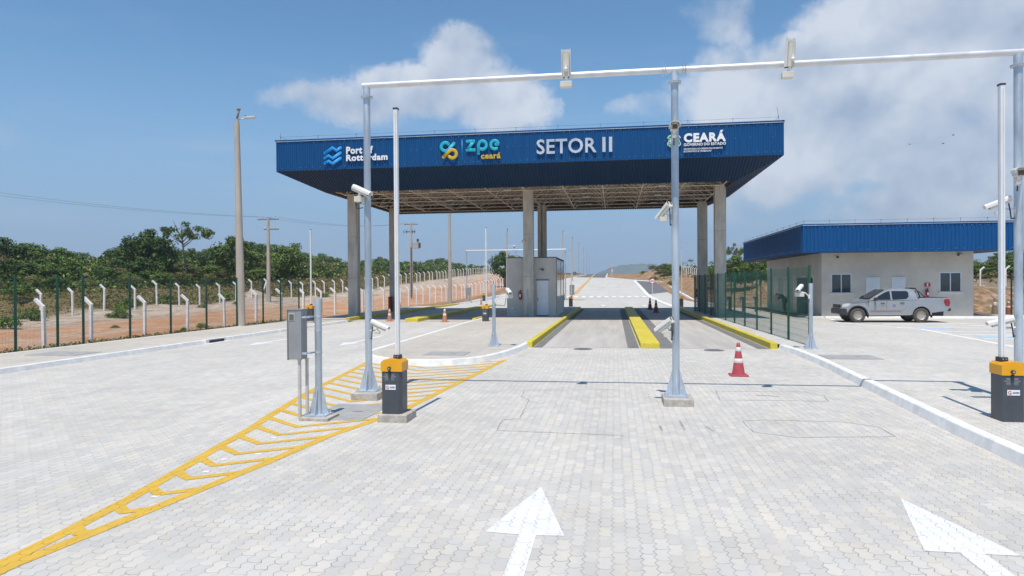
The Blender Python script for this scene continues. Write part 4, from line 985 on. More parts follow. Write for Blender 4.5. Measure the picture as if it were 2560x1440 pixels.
cctv(gp(2497, 509, YG-.06), 172, -22, 'camera tilted to the left, behind the right raised boom below the blue office roof', 1.15, arm=(.28, .06, -.10), box=(.0, 0, -.16), boxsize=(.10, .07, .06))
cctv(gp(2504, 805, YG-.06), 174, -16, 'camera tilted to the left, low behind the right raised boom', 1.15, arm=(.26, .06, -.09))
cctv(AtY(1415, 160, YG-.14)+Vector((0, 0, .0)), -90, 84, 'upright housing on the gantry beam above the word SETOR', 1.45, arm=(.0, .03, -.30), box=(0, .0, -.36), boxsize=(.20, .12, .10), cable=False)
cctv(AtY(1976, 134, YG-.14), -60, 84, 'upright housing on the right half of the gantry beam', 1.45, arm=(-.02, .03, -.30), box=(-.05, .0, -.36), boxsize=(.18, .12, .10), cable=False)

# ------------------------------------------------------------------ gantry of galvanised pipe
def plated_foot(mb, x, y, z, r, h=.42, w=.19):
    mb.box((x, y, z+.012), (2*w, 2*w, .024), m=1)
    for a in range(4):
        d = Vector((math.cos(a*math.pi/2+.0), math.sin(a*math.pi/2+.0), 0)); n = Vector((-d.y, d.x, 0))*.006; b = Vector((x, y, z+.025))
        A = [b+d*r*.9, b+d*(w-.01), b+d*(w-.015)+Vector((0, 0, .03)), b+d*r*1.05+Vector((0, 0, h)), b+d*r*.9+Vector((0, 0, h))]
        mb.prism([p-n for p in A], [p+n for p in A], m=1)
    for sx_ in (-1, 1):
        for sy_ in (-1, 1):
            mb.cyl((x+sx_*(w-.035), y+sy_*(w-.035), z+.02), (x+sx_*(w-.035), y+sy_*(w-.035), z+.075), .011, n=6, m=1)
def gantry(name, Y, xs, zb, label, pr, z0=0., plinths=True):
    g = empty(name, (xs[0], Y, z0), label, 'gantry'); O = Vector((xs[0], Y, z0))
    def B(mb, nm, m, **k): o = mb.build(nm, m, g, **k); o.location = -O; return o
    for i, x in enumerate(xs):
        ph = (.13 if plinths else .0)
        if plinths:
            mb = MB(); mb.box((x+.02, Y-.02, z0+ph/2-.02), (.50, .62, ph+.04)); B(mb, 'plinth', M_PLINTH, bevel=.015)
        mb = MB(); mb.cyl((x, Y, z0+ph), (x, Y, zb-.22), pr, n=20); plated_foot(mb, x, Y, z0+ph, pr)
        po = B(mb, 'pole', [M_GALV, M_GALVP])
        mb = MB(); mb.cyl((x, Y, zb-.235), (x, Y, zb-.22), pr*1.75, n=20); mb.cyl((x, Y, zb-.215), (x, Y, zb-.20), pr*1.75, n=20); mb.cyl((x, Y, zb-.2), (x, Y, zb-.02), pr*1.02, n=20); mb.build('flange', M_GALVP, po)
    mb = MB(); mb.cyl((xs[0]-.08, Y, zb), (xs[-1]+.08, Y, zb), pr*.86, n=20); bo_ = B(mb, 'beam', M_BEAMW)
    if len(xs) > 2:
        for q in (-.18, .16):
            mb = MB()
            for k in (-.02, .025):
                c = Vector((xs[1]+q+k, Y, zb)); mb.tube([c+Vector((0, pr*.95*math.cos(R(a)), pr*.95*math.sin(R(a)))) for a in range(0, 361, 30)], .008, 5); mb.cyl(c+Vector((0, -pr*.95, -.12)), c+Vector((0, -pr*.95, .12)), .007, n=5)
            mb.build('pipe_clamp', M_GALV, bo_)
    return g
gantry('camera_gantry', YG, GX, 5.765, 'tall galvanised pipe gantry with three poles crossing in front of the canopy', .063)
gantry('camera_gantry', 78., (-17.0, -11.2, -5.5), 5.95, 'distant pale pipe gantry seen beyond the guard booth', .07, zr(78), False)

# ------------------------------------------------------------------ short posts with cameras
def short_post(x, y, z, h, label, r=.055):
    o = empty('camera_post', (x, y, z), label, 'post', 'short galvanised camera posts'); mb = MB(); mb.cyl((0, 0, 0), (0, 0, h), r, n=18); plated_foot(mb, 0, 0, 0, r, .42, .17)
    mb.build('pole', [M_GALV, M_GALVP], o); mb = MB(); mb.cyl((0, 0, h*.72), (0, 0, h*.72+.03), r*1.08, n=18); mb.build('clamp', M_GALVP, o); return o
P1 = Vector((-3.72, 21.0, .142)); short_post(P1.x, P1.y, P1.z, 1.93, 'short galvanised post on the island nose left of the yellow kerb')
P2 = Vector((5.70, 21.1, .125)); short_post(P2.x, P2.y, P2.z, 1.92, 'short galvanised post at the near end of the right mesh fence')
p = AtY(1272, 729, 20.85); cctv(p, -65, -20, 'camera on the short post left of the guard booth', 1.15, arm=P1+Vector((.06, -.05, 1.42))-p, box=(.02, -.02, -.15), boxsize=(.20, .12, .11))
p = AtY(1999, 721, 20.95); cctv(p, -125, -24, 'camera on the short post in front of the right mesh fence', 1.15, arm=P2+Vector((-.06, -.05, 1.53))-p, box=(-.01, -.02, -.18), boxsize=(.24, .12, .12))
short_post(-4.60, 10.15, .05, 1.83, 'short galvanised post carrying the grey metal cabinet', .055)
mb = MB(); mb.box((0, 0, 0), (.46, .46, .10)); tag(mb.build('post_plinth', M_PLINTH, loc=(-4.58, 10.13, 0.0), bevel=.012), 'low concrete plinth under the cabinet post', 'plinth')
# cabinet
cab = empty('electrical_cabinet', (-4.87, 10.0, .95), 'grey metal electrical cabinet strapped to the short post', 'cabinet')
mb = MB(); mb.box((0, 0, .38), (.215, .21, .76)); cb_ = mb.build('body', mat('cabinet_grey', (.33, .335, .34), .45, .3, var=.06, vscale=4), cab, bevel=.006)
mb = MB(); mb.box((-.117, -.0, .38), (.012, .225, .78)); mb.box((0, 0, .768), (.25, .23, .014)); mb.build('lid', mat('cabinet_grey', (.3, .3, .3)), cab)
mb = MB(); mb.box((-.045, -.108, .655), (.10, .008, .115)); vo_ = mb.build('vent', mat('vent_cream', (.50, .50, .40), .6), cab); mb = MB()
for k in range(8): mb.box((-.045, -.113, .61+.012*k), (.078, .005, .005))
mb.build('louvre', M_DKGREY, vo_)
mb = MB()
for z in (.09, .65): mb.box((.13, -.06, z), (.10, .05, .03)); mb.cyl((.27, .15, z-.015), (.27, .15, z+.015), .06, n=16); mb.box((.19, .04, z), (.05, .18, .025))
mb.build('strap', M_GALVP, cab)
for (x, y) in ((.045, -.04), (.10, .10)):
    mb = MB(); mb.cyl((x, y, -.93), (x, y, -.01), .026, n=12); mb.cyl((x, y, -.02), (x, y, .0), .034, n=12); mb.build('conduit', mat('pale_conduit', (.56, .53, .49), .6, var=.1), cab)

# ------------------------------------------------------------------ mesh fences
def panel_mesh(L, H, mt, name, w=.0027):
    mb = MB(); mb.raw = True; n = int(L/.05)
    def sq(a, b, r):
        d = (b-a).normalized(); e = d.orthogonal().normalized(); g = d.cross(e); ring = lambda p: [p+e*r, p+g*r, p-e*r, p-g*r]
        mb.add(ring(a)+ring(b), [(i, (i+1) % 4, 4+(i+1) % 4, 4+i) for i in range(4)])
    for i in range(n+1): x = L*i/n; sq(Vector((0, x, .03)), Vector((0, x, H)), w)
    k = 0
    zz = .05
    while zz < H: sq(Vector((.005, 0, zz)), Vector((.005, L, zz)), w); zz += .2
    for f in (.08, .33, .58, .85):
        z = H*f
        for q in (-.03, .03): sq(Vector((.02, 0, z+q)), Vector((.02, L, z+q)), w)
    return mb
def mesh_fence(name, x, ys, H, z, mt, label, wire_r=.0027):
    f = empty(name, (x, ys[0], z), label, 'fence'); cache = {}
    for i, y in enumerate(ys):
        mb = MB(); mb.box((0, y-ys[0], H/2+.02), (.06, .06, H+.04)); mb.box((0, y-ys[0], H+.045), (.066, .066, .012))
        for k in range(4): mb.box((-.035, y-ys[0]+.02, H*(.08+.27*k)), (.02, .05, .035))
        mb.build('post', mt, f)
        if i < len(ys)-1:
            L = round(ys[i+1]-y, 2)
            if L not in cache: cache[L] = panel_mesh(L, H, mt, 'm', wire_r).build('mesh_panel', mt, f); o = cache[L]
            else: o = cache[L].copy(); C.objects.link(o)
            o.parent = f; o.location = (0, y-ys[0], 0)
    return f
mesh_fence('mesh_fence', -18.12, [8.4, 10.9, 13.4, 15.9, 18.4, 20.0, 21.1, 23.4, 25.8, 28.3, 30.8, 33.3, 35.2, 37.4], 2.36, .06, M_GREEN, 'long green wire mesh fence along the left pavement', wire_r=.0021)
rf = mesh_fence('mesh_fence', 5.88, [21.9+2.4*i for i in range(12)], 2.42, .125, M_GREEN, 'green wire mesh fence beside the right lane and canopy columns', wire_r=.0030); rf.rotation_euler.z = .0155
f2 = mesh_fence('mesh_fence', 0, [0, 1.2, 2.4], 2.4, 0, M_DGREEN, 'short dark mesh fence section behind the rear right column'); f2.location = (5.50, 48.35, .1); f2.rotation_euler.z = R(-90)
f3 = mesh_fence('mesh_fence', 0, [0, 2.5, 5., 7.5], 2.3, 0, M_DGREEN, 'dark mesh fence running right from the office corner behind the cones'); f3.location = (20.05, 43.0, .1); f3.rotation_euler.z = R(-90)

# ------------------------------------------------------------------ turnstiles beside the office
for i, (px, lb) in enumerate(((1824, 'left turnstile with tripod arms behind the right mesh fence'), (1858, 'middle turnstile with tripod arms behind the right mesh fence'), (1890, 'right turnstile nearest the dark gate post'))):
    p = AtY(px, 760, 48.6); t_ = empty('turnstile', (p.x, 48.6, .06), lb, 'turnstile', 'turnstiles between fence and office')
    mb = MB(); mb.box((0, 0, .42), (.13, .3, .84)); mb.build('pedestal', M_DKGREY, t_, bevel=.01); mb = MB(); mb.box((-.04, 0, .93), (.30, .34, .2)); mb.build('head', M_DKGREY, t_, bevel=.03)
    mb = MB()
    for d in ((-.55, -.1, .02), (-.28, -.1, -.42), (-.12, -.08, -.45)): mb.cyl((-.15, -.17, .9), (-.15+d[0], -.17+d[1], .9+d[2]), .018, n=8)
    mb.build('arm', M_GALV, t_)
mb = MB(); mb.box((0, 0, 1.2), (.06, .06, 2.4)); mb.box((.04, 0, 1.0), (.05, .05, .12)); p = AtY(1902, 760, 49.8); tag(mb.build('gate_post', M_DGREEN, loc=(p.x, 49.8, .06)), 'slim dark gate post right of the turnstiles', 'post')
p = AtY(2004, 780, 44.4); mb = MB(); mb.box((0, 0, 1.15), (.95, .05, 2.2)); mb.box((0, -.03, .6), (.85, .02, .9), m=1); mb.box((0, -.03, 1.65), (.85, .02, .95), m=1)
tag(mb.build('open_door', [mat('grey_door_steel', (.11, .125, .13), .5), mat('grey_door_panel', (.135, .15, .155), .5)], loc=(p.x+.2, 44.4, .06), bevel=.006), 'dark grey steel door standing open by the shaded office side', 'door')

# ------------------------------------------------------------------ cones
def cone(loc, h, body, label, bands=((.42, .58), (.76, .9)), base=None):
    c = empty('traffic_cone', loc, label, 'cone', 'traffic cones'); r0, r1 = h*.19, h*.045
    rad = lambda t: lerp(r0, r1, t)
    mb = MB(); mb.box((0, 0, .02), (h*.52, h*.52, .04)); mb.build('base', base or body, c, bevel=.012)
    mb = MB(); mb.lathe([(rad(t)+(.0), .04+(h-.04)*t) for t in [i/14 for i in range(15)]]+[(0, h)], 24); mb.build('shell', body, c)
    for a, b in bands:
        mb = MB(); mb.lathe([(rad(a)+.001, .04+(h-.04)*a), (rad(a)+.004, .04+(h-.04)*(a+.005)), (rad(b)+.004, .04+(h-.04)*(b-.005)), (rad(b)+.001, .04+(h-.04)*b)], 24); mb.build('reflective_band', M_CONEW, c)
    return c
cone((2.74, 15.85, 0), .74, M_RUBY, 'red cone with two white bands standing alone on the paving', ((.36, .50), (.73, .86)))
p = G(974, 803); cone((p.x, p.y, .0), .72, M_CONEO, 'faded orange cone near the left gantry pole and outer yellow kerb')
p = G(1112, 805); cone((p.x, p.y, .0), .78, M_CONEO, 'faded orange cone between the nearest boom and the island barrier')
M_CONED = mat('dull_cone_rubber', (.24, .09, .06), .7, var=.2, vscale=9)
p = G(1625, 772); cone((2.72, 53.6, .004), .9, M_CONED, 'dark cone farther back in the shaded right lane', ((.45, .55), (.75, .85)))
p = G(1641, 782); cone((2.86, 48.3, .004), .9, M_CONED, 'dark cone nearer the front in the shaded right lane', ((.45, .55), (.75, .85)))
M_CONEG = mat('dusty_cone_rubber', (.28, .20, .13), .8, var=.25, vscale=9)
p = AtY(2487, 790, 44.2); cone((p.x, 44.2, .02), 1.05, M_CONEG, 'large dusty cone with a black foot behind the dark fence', ((.55, .75),), M_BLACK)
p = AtY(2521, 790, 44.0); cone((p.x, 44.0, .02), .95, mat('rust_cone_rubber', (.36, .12, .07), .7, var=.2), 'rust coloured banded cone near the right gantry pole', ((.46, .58), (.76, .88)))
p = AtY(2509, 790, 44.5); cone((p.x, 44.5, .02), .95, mat('rust_cone_rubber', (.36, .12, .07)), 'cone mostly hidden by the right raised boom', ((.46, .58), (.76, .88)))
p = GT(1203, 763); cone((p.x, p.y, p.z+.05), .6, M_CONEO, 'tiny far cone left of the island barrier', ())

# ------------------------------------------------------------------ pickup truck
tk = empty('pickup_truck', (11.33, 37.35, .012), 'silver double cab pickup parked before the beige office', 'pickup')
tk.scale = (.985, .985, .985)
WB0, WB1, RW = .80, 3.80, .375
def half(z, x=2.):
    w_ = .86 if z < 1.12 else .86-(z-1.12)*.36
    if z < .6: w_ -= (.6-z)*.08
    w_ -= sm(.9, 0, x)*.10*1.0
    return w_
def solid(mb, prof, m=0, inset=0., y0=None):
    A = [Vector((x, -(half(z, x)-inset), z)) for x, z in prof]; B = [Vector((x, half(z, x)-inset, z)) for x, z in prof]; mb.prism(A, B, m)
def archp(cx, r, n=12): return [(cx+r*math.cos(R(180-180*i/n)), .40+r*math.sin(R(180-180*i/n))*1.0) for i in range(n+1)]
aw = .47
low = [(.02, .58), (.06, .92), (.22, 1.0), (.6, 1.07), (1.28, 1.15), (1.5, 1.16), (3.7, 1.18), (3.72, 1.245), (5.08, 1.255), (5.12, 1.2), (5.10, .75), (5.0, .60), (WB1+aw, .50)]+archp(WB1, aw)[::-1]+[(WB1-aw, .40), (WB1-aw-.04, .38), (WB0+aw+.04, .36), (WB0+aw, .40)]+archp(WB0, aw)[::-1]+[(WB0-aw, .45), (.10, .50)]
# remove duplicate neighbours
lw = [low[0]]
for q in low[1:]:
    if (Vector(q)-Vector(lw[-1])).length > .008: lw.append(q)
mb = MB(); solid(mb, lw)
cabp = [(1.30, 1.13), (1.62, 1.34), (1.98, 1.56), (2.22, 1.66), (2.55, 1.715), (3.0, 1.73), (3.32, 1.715), (3.50, 1.66), (3.58, 1.5), (3.66, 1.16)]
solid(mb, cabp)
bdy = mb.build('body', M_SILVER, tk, bevel=.012, seg=2)
mb = MB(); solid(mb, [(.35, .30), (4.9, .34), (4.9, .62), (3.9, .98), (.9, .98), (.35, .62)], inset=.16); mb.build('underbody', M_BLACK, tk)
def pane(pts, name='window', m=M_CARGLASS, off=.006, par=None, both=True):
    for s_ in (-1, 1) if both else (-1,):
        mb = MB(); A = [Vector((x, s_*(half(z, x)+off), z)) for x, z in pts]; B = [Vector((x, s_*(half(z, x)-.01), z)) for x, z in pts]; mb.prism(A, B); o = mb.build(name, m, par or tk)
    return o
def doorp(pts, hx, hz_):
    for s_ in (-1, 1):
        mb = MB(); A = [Vector((x, s_*(half(z, x)+.004), z)) for x, z in pts]; B = [Vector((x, s_*(half(z, x)-.012), z)) for x, z in pts]; mb.prism(A, B); d = mb.build('door', M_SILVER, tk, bevel=.003)
        h = MB(); h.box((hx, s_*(half(hz_, hx)+.018), hz_), (.19, .035, .035)); h.build('handle', M_BLACKP, d)
doorp([(1.36, .50), (1.30, .80), (1.33, 1.10), (2.16, 1.115), (2.17, .50)], 1.97, .985)
doorp([(2.185, .50), (2.175, 1.115), (3.12, 1.12), (3.14, .90), (2.95, .62), (2.83, .50)], 2.90, 1.0)
pane([(1.56, 1.155), (1.78, 1.34), (2.05, 1.50), (2.25, 1.585), (2.36, 1.60), (2.36, 1.165)]); pane([(2.44, 1.165), (2.44, 1.605), (3.16, 1.60), (3.24, 1.52), (3.22, 1.30), (3.10, 1.20)])
pane([(3.38, 1.25), (3.40, 1.55), (3.46, 1.52), (3.50, 1.25)]) if False else None
# windscreen and rear window
mb = MB(); mb.prism([(1.39, -.70, 1.215), (1.39, .70, 1.215), (2.13, .60, 1.655), (2.13, -.60, 1.655)], [(1.36, -.70, 1.245), (1.36, .70, 1.245), (2.10, .60, 1.685), (2.10, -.60, 1.685)]); mb.build('windscreen', M_CARGLASS, tk)
mb = MB(); mb.box((3.64, 0, 1.42), (.02, 1.2, .34)); mb.build('rear_window', M_CARGLASS, tk)
mb = MB(); mb.box((4.42, 0, 1.20), (1.30, 1.5, .13)); mb.box((4.42, 0, 1.262), (1.34, 1.60, .02)); mb.build('load_bed', M_BLACKP, tk)
mb = MB()
for s_ in (-1, 1): mb.tube([(3.80, s_*.70, 1.25), (3.74, s_*.66, 1.5), (3.62, s_*.60, 1.73)], .035, 8); mb.tube([(4.05, s_*.70, 1.25), (3.74, s_*.66, 1.6)], .025, 8)
mb.tube([(3.62, -.6, 1.73), (3.62, .6, 1.73)], .035, 8); mb.build('roll_bar', M_BLACKP, tk)
mb = MB(); solid(mb, [(-.02, .42), (-.03, .64), (.02, .71), (.14, .73), (.27, .69), (.32, .47), (.20, .40)], inset=-.012); mb.build('front_bumper', M_BLACKP, tk, bevel=.025)
mb = MB(); mb.box((.035, 0, .83), (.06, 1.05, .17)); mb.box((.0, 0, .83), (.02, .95, .03), m=1); mb.box((.0, 0, .88), (.02, .95, .02), m=1); mb.build('grille', [M_BLACK, M_DKGREY], tk)
for s_ in (-1, 1):
    mb = MB(); A = [(.05, .80), (.10, .93), (.30, .98), (.44, .985), (.40, .88), (.28, .81)]; mb.prism([(x, s_*(half(z, x)+.006), z) for x, z in A], [(x, s_*(half(z, x)-.12), z) for x, z in A]); mb.build('headlight', M_LAMP, tk, bevel=.01)
    mb = MB(); A = [(4.93, .86), (4.86, 1.10), (4.90, 1.18), (5.10, 1.19), (5.135, 1.0), (5.10, .84)]; mb.prism([(x, s_*(half(z, x)+.006), z) for x, z in A], [(x, s_*(half(z, x)-.10), z) for x, z in A]); mb.build('tail_light', M_TAIL, tk, bevel=.01)
    mb = MB(); mb.box((1.60, s_*.97, 1.20), (.12, .20, .16)); mb.box((1.62, s_*.86, 1.15), (.06, .10, .05)); mb.build('mirror', M_BLACKP, tk, bevel=.03)
    mb = MB(); mb.box((1.22, s_*(half(.98, 1.22)+.006), .985), (.07, .012, .03)); mb.build('side_indicator', M_TAIL, tk)
    for cx in (WB0, WB1):
        mb = MB(); A = archp(cx, aw+.015, 14); Bq = archp(cx, aw-.045, 14)
        for k in range(14):
            pts = [A[k], A[k+1], Bq[k+1], Bq[k]]; mb.prism([(x, s_*(half(z, x)+.022), z) for x, z in pts], [(x, s_*(half(z, x)-.03), z) for x, z in pts])
        mb.build('wheel_arch_trim', M_BLACKP if cx == WB0 else M_SILVER, tk)
        mb = MB(); mb.box((cx+aw+.03, s_*.76, .36), (.02, .2, .22)); mb.build('mud_flap', M_BLACK, tk)
        wh = MB(); Mx = Matrix.Translation((cx, s_*.74, RW)) @ Matrix.Rotation(R(90)*s_*1, 4, 'X')
        wh.lathe([(.23, -.11), (.30, -.125), (.355, -.11), (RW, -.07), (RW, .07), (.355, .11), (.30, .125), (.23, .11), (.22, .0), (.23, -.11)], 36, M=Mx); wo_ = wh.build('wheel', M_TYRE, tk)
        rm = MB(); rm.lathe([(.235, .09), (.22, .10), (.20, .07), (.15, .035), (.12, .05), (.07, .075), (.03, .08), (0, .08)], 28, M=Mx)
        rm.lathe([(.235, -.09), (.2, -.05), (0, -.05)], 28, M=Mx)
        for k in range(10):
            a = 2*math.pi*k/10; rm.cyl((.175*math.cos(a), .175*math.sin(a), .052), (.175*math.cos(a), .175*math.sin(a), .066), .02, n=8, m=1, M=Mx)
        rm.build('rim', [M_RIM, M_BLACK], wo_)
mb = MB(); mb.box((5.16, 0, .66), (.14, 1.5, .16)); mb.build('rear_bumper', M_BLACKP, tk, bevel=.03)
# door markings: a coloured stripe and pale emblems
mb = MB(); mb.box((2.12, -(half(.6)+.008), .625), (1.5, .005, .012), m=0); mb.box((2.12, -(half(.57)+.008), .565), (1.45, .005, .022), m=1); mb.build('side_stripe', [mat('stripe_red', (.45, .12, .08), .5), mat('stripe_green', (.10, .22, .10), .5)], tk)
mb = MB(); mb.tube([(1.60, -(half(.9)+.008), 1.03), (1.66, -(half(.9)+.008), .90), (1.66, -(half(.9)+.008), .82)], .016, 5, 0)
for k in range(3): mb.box((1.95, -(half(.9)+.007), .90-.04*k), (.42-.1*k, .004, .012), m=1)
for k in range(8):
    a = 2*math.pi*k/8; mb.box((2.52+.045*math.cos(a), -(half(.87)+.008), .87+.05*math.sin(a)), (.035, .005, .03), m=2)
mb.build('door_decal', [mat('decal_teal', (.10, .35, .35), .5), mat('decal_grey', (.36, .38, .40), .5), mat('decal_blue', (.05, .16, .42), .5)], tk)

# ------------------------------------------------------------------ person bending down beside the office
pp = AtY(1956, 785, 46.2); pe = empty('person', (pp.x, 46.2, .06), 'person in dark clothes bending forward beside the office', 'person')
def skinmesh(name, chains, m, par):
    """chains: list of lists of (point, radius); joined where points coincide"""
    vs, es, rs, idx = [], [], [], {}
    for ch in chains:
        prev = None
        for p_, r_ in ch:
            k = tuple(round(q, 4) for q in p_)
            if k not in idx: idx[k] = len(vs); vs.append(p_); rs.append(r_)
            if prev is not None: es.append((prev, idx[k]))
            prev = idx[k]
    me = bpy.data.meshes.new(name); me.from_pydata(vs, es, []); o = bpy.data.objects.new(name, me); C.objects.link(o)
    sk = o.modifiers.new('skin', 'SKIN'); sk.use_smooth_shade = True
    if not me.skin_vertices: me.attributes.new('skin', 'FLOAT', 'POINT') if False else None
    bm = bmesh.new(); bm.from_mesh(me); lay = bm.verts.layers.skin.verify()
    bm.verts.ensure_lookup_table()
    for v in bm.verts: v[lay].radius = (rs[v.index], rs[v.index]); v[lay].use_root = v.index == 0
    bm.to_mesh(me); bm.free()
    ss = o.modifiers.new('sub', 'SUBSURF'); ss.levels = 1; ss.render_levels = 1
    dg = bpy.context.evaluated_depsgraph_get(); dg.update(); me2 = bpy.data.meshes.new_from_object(o.evaluated_get(dg)); bpy.data.objects.remove(o)
    for p_ in me2.polygons: p_.use_smooth = True
    me2.materials.clear(); me2.materials.append(m); o = bpy.data.objects.new(name, me2); C.objects.link(o); o.parent = par; return o
pel, chest, nck, hd = (.16, 0, .90), (-.13, 0, 1.16), (-.27, 0, 1.22), (-.36, 0, 1.19)
def fingers(wx, y, z):
    out = []
    for k, (dy, ln) in enumerate(((-.03, .07), (-.01, .085), (.012, .08), (.032, .062))): out.append([((wx-.07, y, z-.05), .022), ((wx-.10, y+dy, z-.09), .009), ((wx-.115-.2*ln, y+dy, z-.09-ln*.7), .008)])
    out.append([((wx-.07, y, z-.05), .022), ((wx-.05, y-.045, z-.08), .01), ((wx-.06, y-.05, z-.11), .009)]); return out
arm_l = [(chest, .13), ((-.13, -.2, 1.12), .06), ((-.25, -.24, .88), .045), ((-.46, -.18, .80), .034), ((-.53, -.18, .75), .022)]
arm_r = [(chest, .13), ((-.13, .2, 1.12), .06), ((-.22, .24, .86), .045), ((-.44, .2, .84), .034), ((-.51, .2, .79), .022)]
legs = [[(pel, .14), ((.16, s_*.10, .86), .10), ((.10, s_*.11, .47), .065), ((.17, s_*.11, .09), .045), ((.02, s_*.12, .04), .04)] for s_ in (-1, 1)]
skinmesh('body', [[(pel, .14), ((.03, 0, 1.05), .13), (chest, .13), (nck, .055), (hd, .09), ((-.44, 0, 1.13), .075)], arm_l, arm_r]+legs+fingers(-.46, -.18, .80)+fingers(-.44, .2, .84), M_SKIN, pe)
skinmesh('shirt', [[((.12, 0, .94), .165), ((.03, 0, 1.05), .16), (chest, .16), ((-.2, 0, 1.19), .09)], [(chest, .16), ((-.13, -.2, 1.12), .085), ((-.22, -.235, .94), .07)], [(chest, .16), ((-.13, .2, 1.12), .085), ((-.2, .235, .92), .07)]], M_CLOTH, pe)
skinmesh('trousers', [[(pel, .165), ((.16, s_*.10, .86), .13), ((.10, s_*.11, .47), .09), ((.165, s_*.11, .13), .07)] for s_ in (-1, 1)], mat('dark_trousers', (.018, .02, .026), .9), pe)
mb = MB(); mb.ball((-.355, 0, 1.235), (.095, .085, .07)); mb.build('hair', M_HAIR, pe)
mb = MB()
for s_ in (-1, 1): mb.ball((-.475, s_*.03, 1.17), (.012, .012, .012)); mb.ball((-.39, s_*.085, 1.17), (.03, .012, .03), 1)
mb.ball((-.51, 0, 1.13), (.02, .014, .02), 1); mb.ball((-.495, 0, 1.095), (.008, .022, .006)); mb.build('face', [M_HAIR, M_SKIN], pe)
mb = MB(); mb.box((-.16, -.165, 1.09), (.10, .02, .05)); mb.build('badge', M_LETW, pe)
for s_ in (-1, 1): mb = MB(); mb.box((.09, s_*.115, .045), (.30, .10, .09)); mb.build('shoe', M_BLACK, pe, bevel=.03)

# ------------------------------------------------------------------ whitewashed fence posts
def white_post(strut=False):
    mb = MB(); q = .052; h = 1.42; tp = Vector((-.30, 0, h+.27))
    sec = lambda c, d: [c+Vector((-q*d[0], -q, -q*d[1])), c+Vector((q*d[0], -q, q*d[1])), c+Vector((q*d[0], q, q*d[1])), c+Vector((-q*d[0], q, -q*d[1]))]
    rings = [sec(Vector((0, 0, -.3)), (1, 0)), sec(Vector((0, 0, h)), (1, .45)), sec(tp, (.7, .7))]
    for a, b in zip(rings, rings[1:]): mb.prism(a, b, caps=False)
    mb.quad(*rings[-1]); mb.raw = False
    return mb
WP = white_post(); proto = WP.build('fence_post', M_POSTW, bevel=.008)
first = [True]
def put_post(x, y, z, label, group, rz=0., s=1., brace=False):
    o = proto if first[0] else proto.copy()
    if not first[0]: C.objects.link(o)
    first[0] = False
    o.location = (x, y, z); o.rotation_euler = (random.uniform(-.02, .02), random.uniform(-.02, .02), rz+random.uniform(-.06, .06)); o.scale = (s, s, s)
    tag(o, label, 'fence post', group)
    return o
L1, g1 = 'white bent top concrete post in the row just behind the green mesh fence', 'white concrete posts nearest the road'
L2, g2 = 'white bent top concrete post in the far row before the scrub forest', 'white concrete posts along the scrub'
L3, g3 = 'white bent top concrete post in the right hand row beyond the canopy', 'white concrete posts right of the road'
row1y = [13.2, 15.8, 18.4, 20.8, 23.0, 25.9, 28.9, 31.8, 34.8, 37.8]; y = 40.8
while y < 131: row1y.append(y); y += 2.5
for y in row1y: put_post(-19.45+random.uniform(-.1, .1), y, hz(-19.45, y)-.02, L1, g1, s=1.0 if y < 34 else 1.12)
y = 17.
while y < 212:
    put_post(-33.8+random.uniform(-.15, .15), y, hz(-33.8, y)-.02, L2, g2, s=1.05); y += 2.7
for x, y in [(16.2, 84+4.6*k) for k in range(0, 5)]+[(15.2-.02*k, 118+3.2*k) for k in range(16)]: put_post(x, y, hz(x, y)-.05, L3, g3, R(180), 1.1)
for px in (2440, 2474, 2514, 2560):
    p = AtY(px, 700, 66); put_post(p.x, 66+(2514-px)*.04, hz(p.x, 66)+.0, 'white bent top concrete post on the sandy bank right of the office', 'white concrete posts right of the office', R(180), 1.1)
# braced posts
for x, y in ((-33.8, 62.6), (-19.45, 59.5)):
    mb = MB()
    for s_ in (-1, 1): mb.tube([(0, 0, 1.35), (0, s_*.85, .0)], .05, 4)
    tag(mb.build('post_strut', M_POSTW, loc=(x+.1, y, hz(x, y))), 'pair of white raking struts propping a concrete fence post, '+('far row' if x < -25 else 'near row'), 'strut', 'raking fence struts')
# strands of wire
for x, ys, lb in ((-19.45, row1y, 'thin wire strands along the near row of white posts'), (-33.8, [17+2.7*k for k in range(72)], 'thin wire strands along the far row of white posts')):
    mb = MB()
    for h_ in (.35, .75, 1.15): mb.tube([(x, y, hz(x, y)+h_) for y in ys], .004, 3)
    tag(mb.build('wire_fence', M_GALV), lb, 'wire fence')

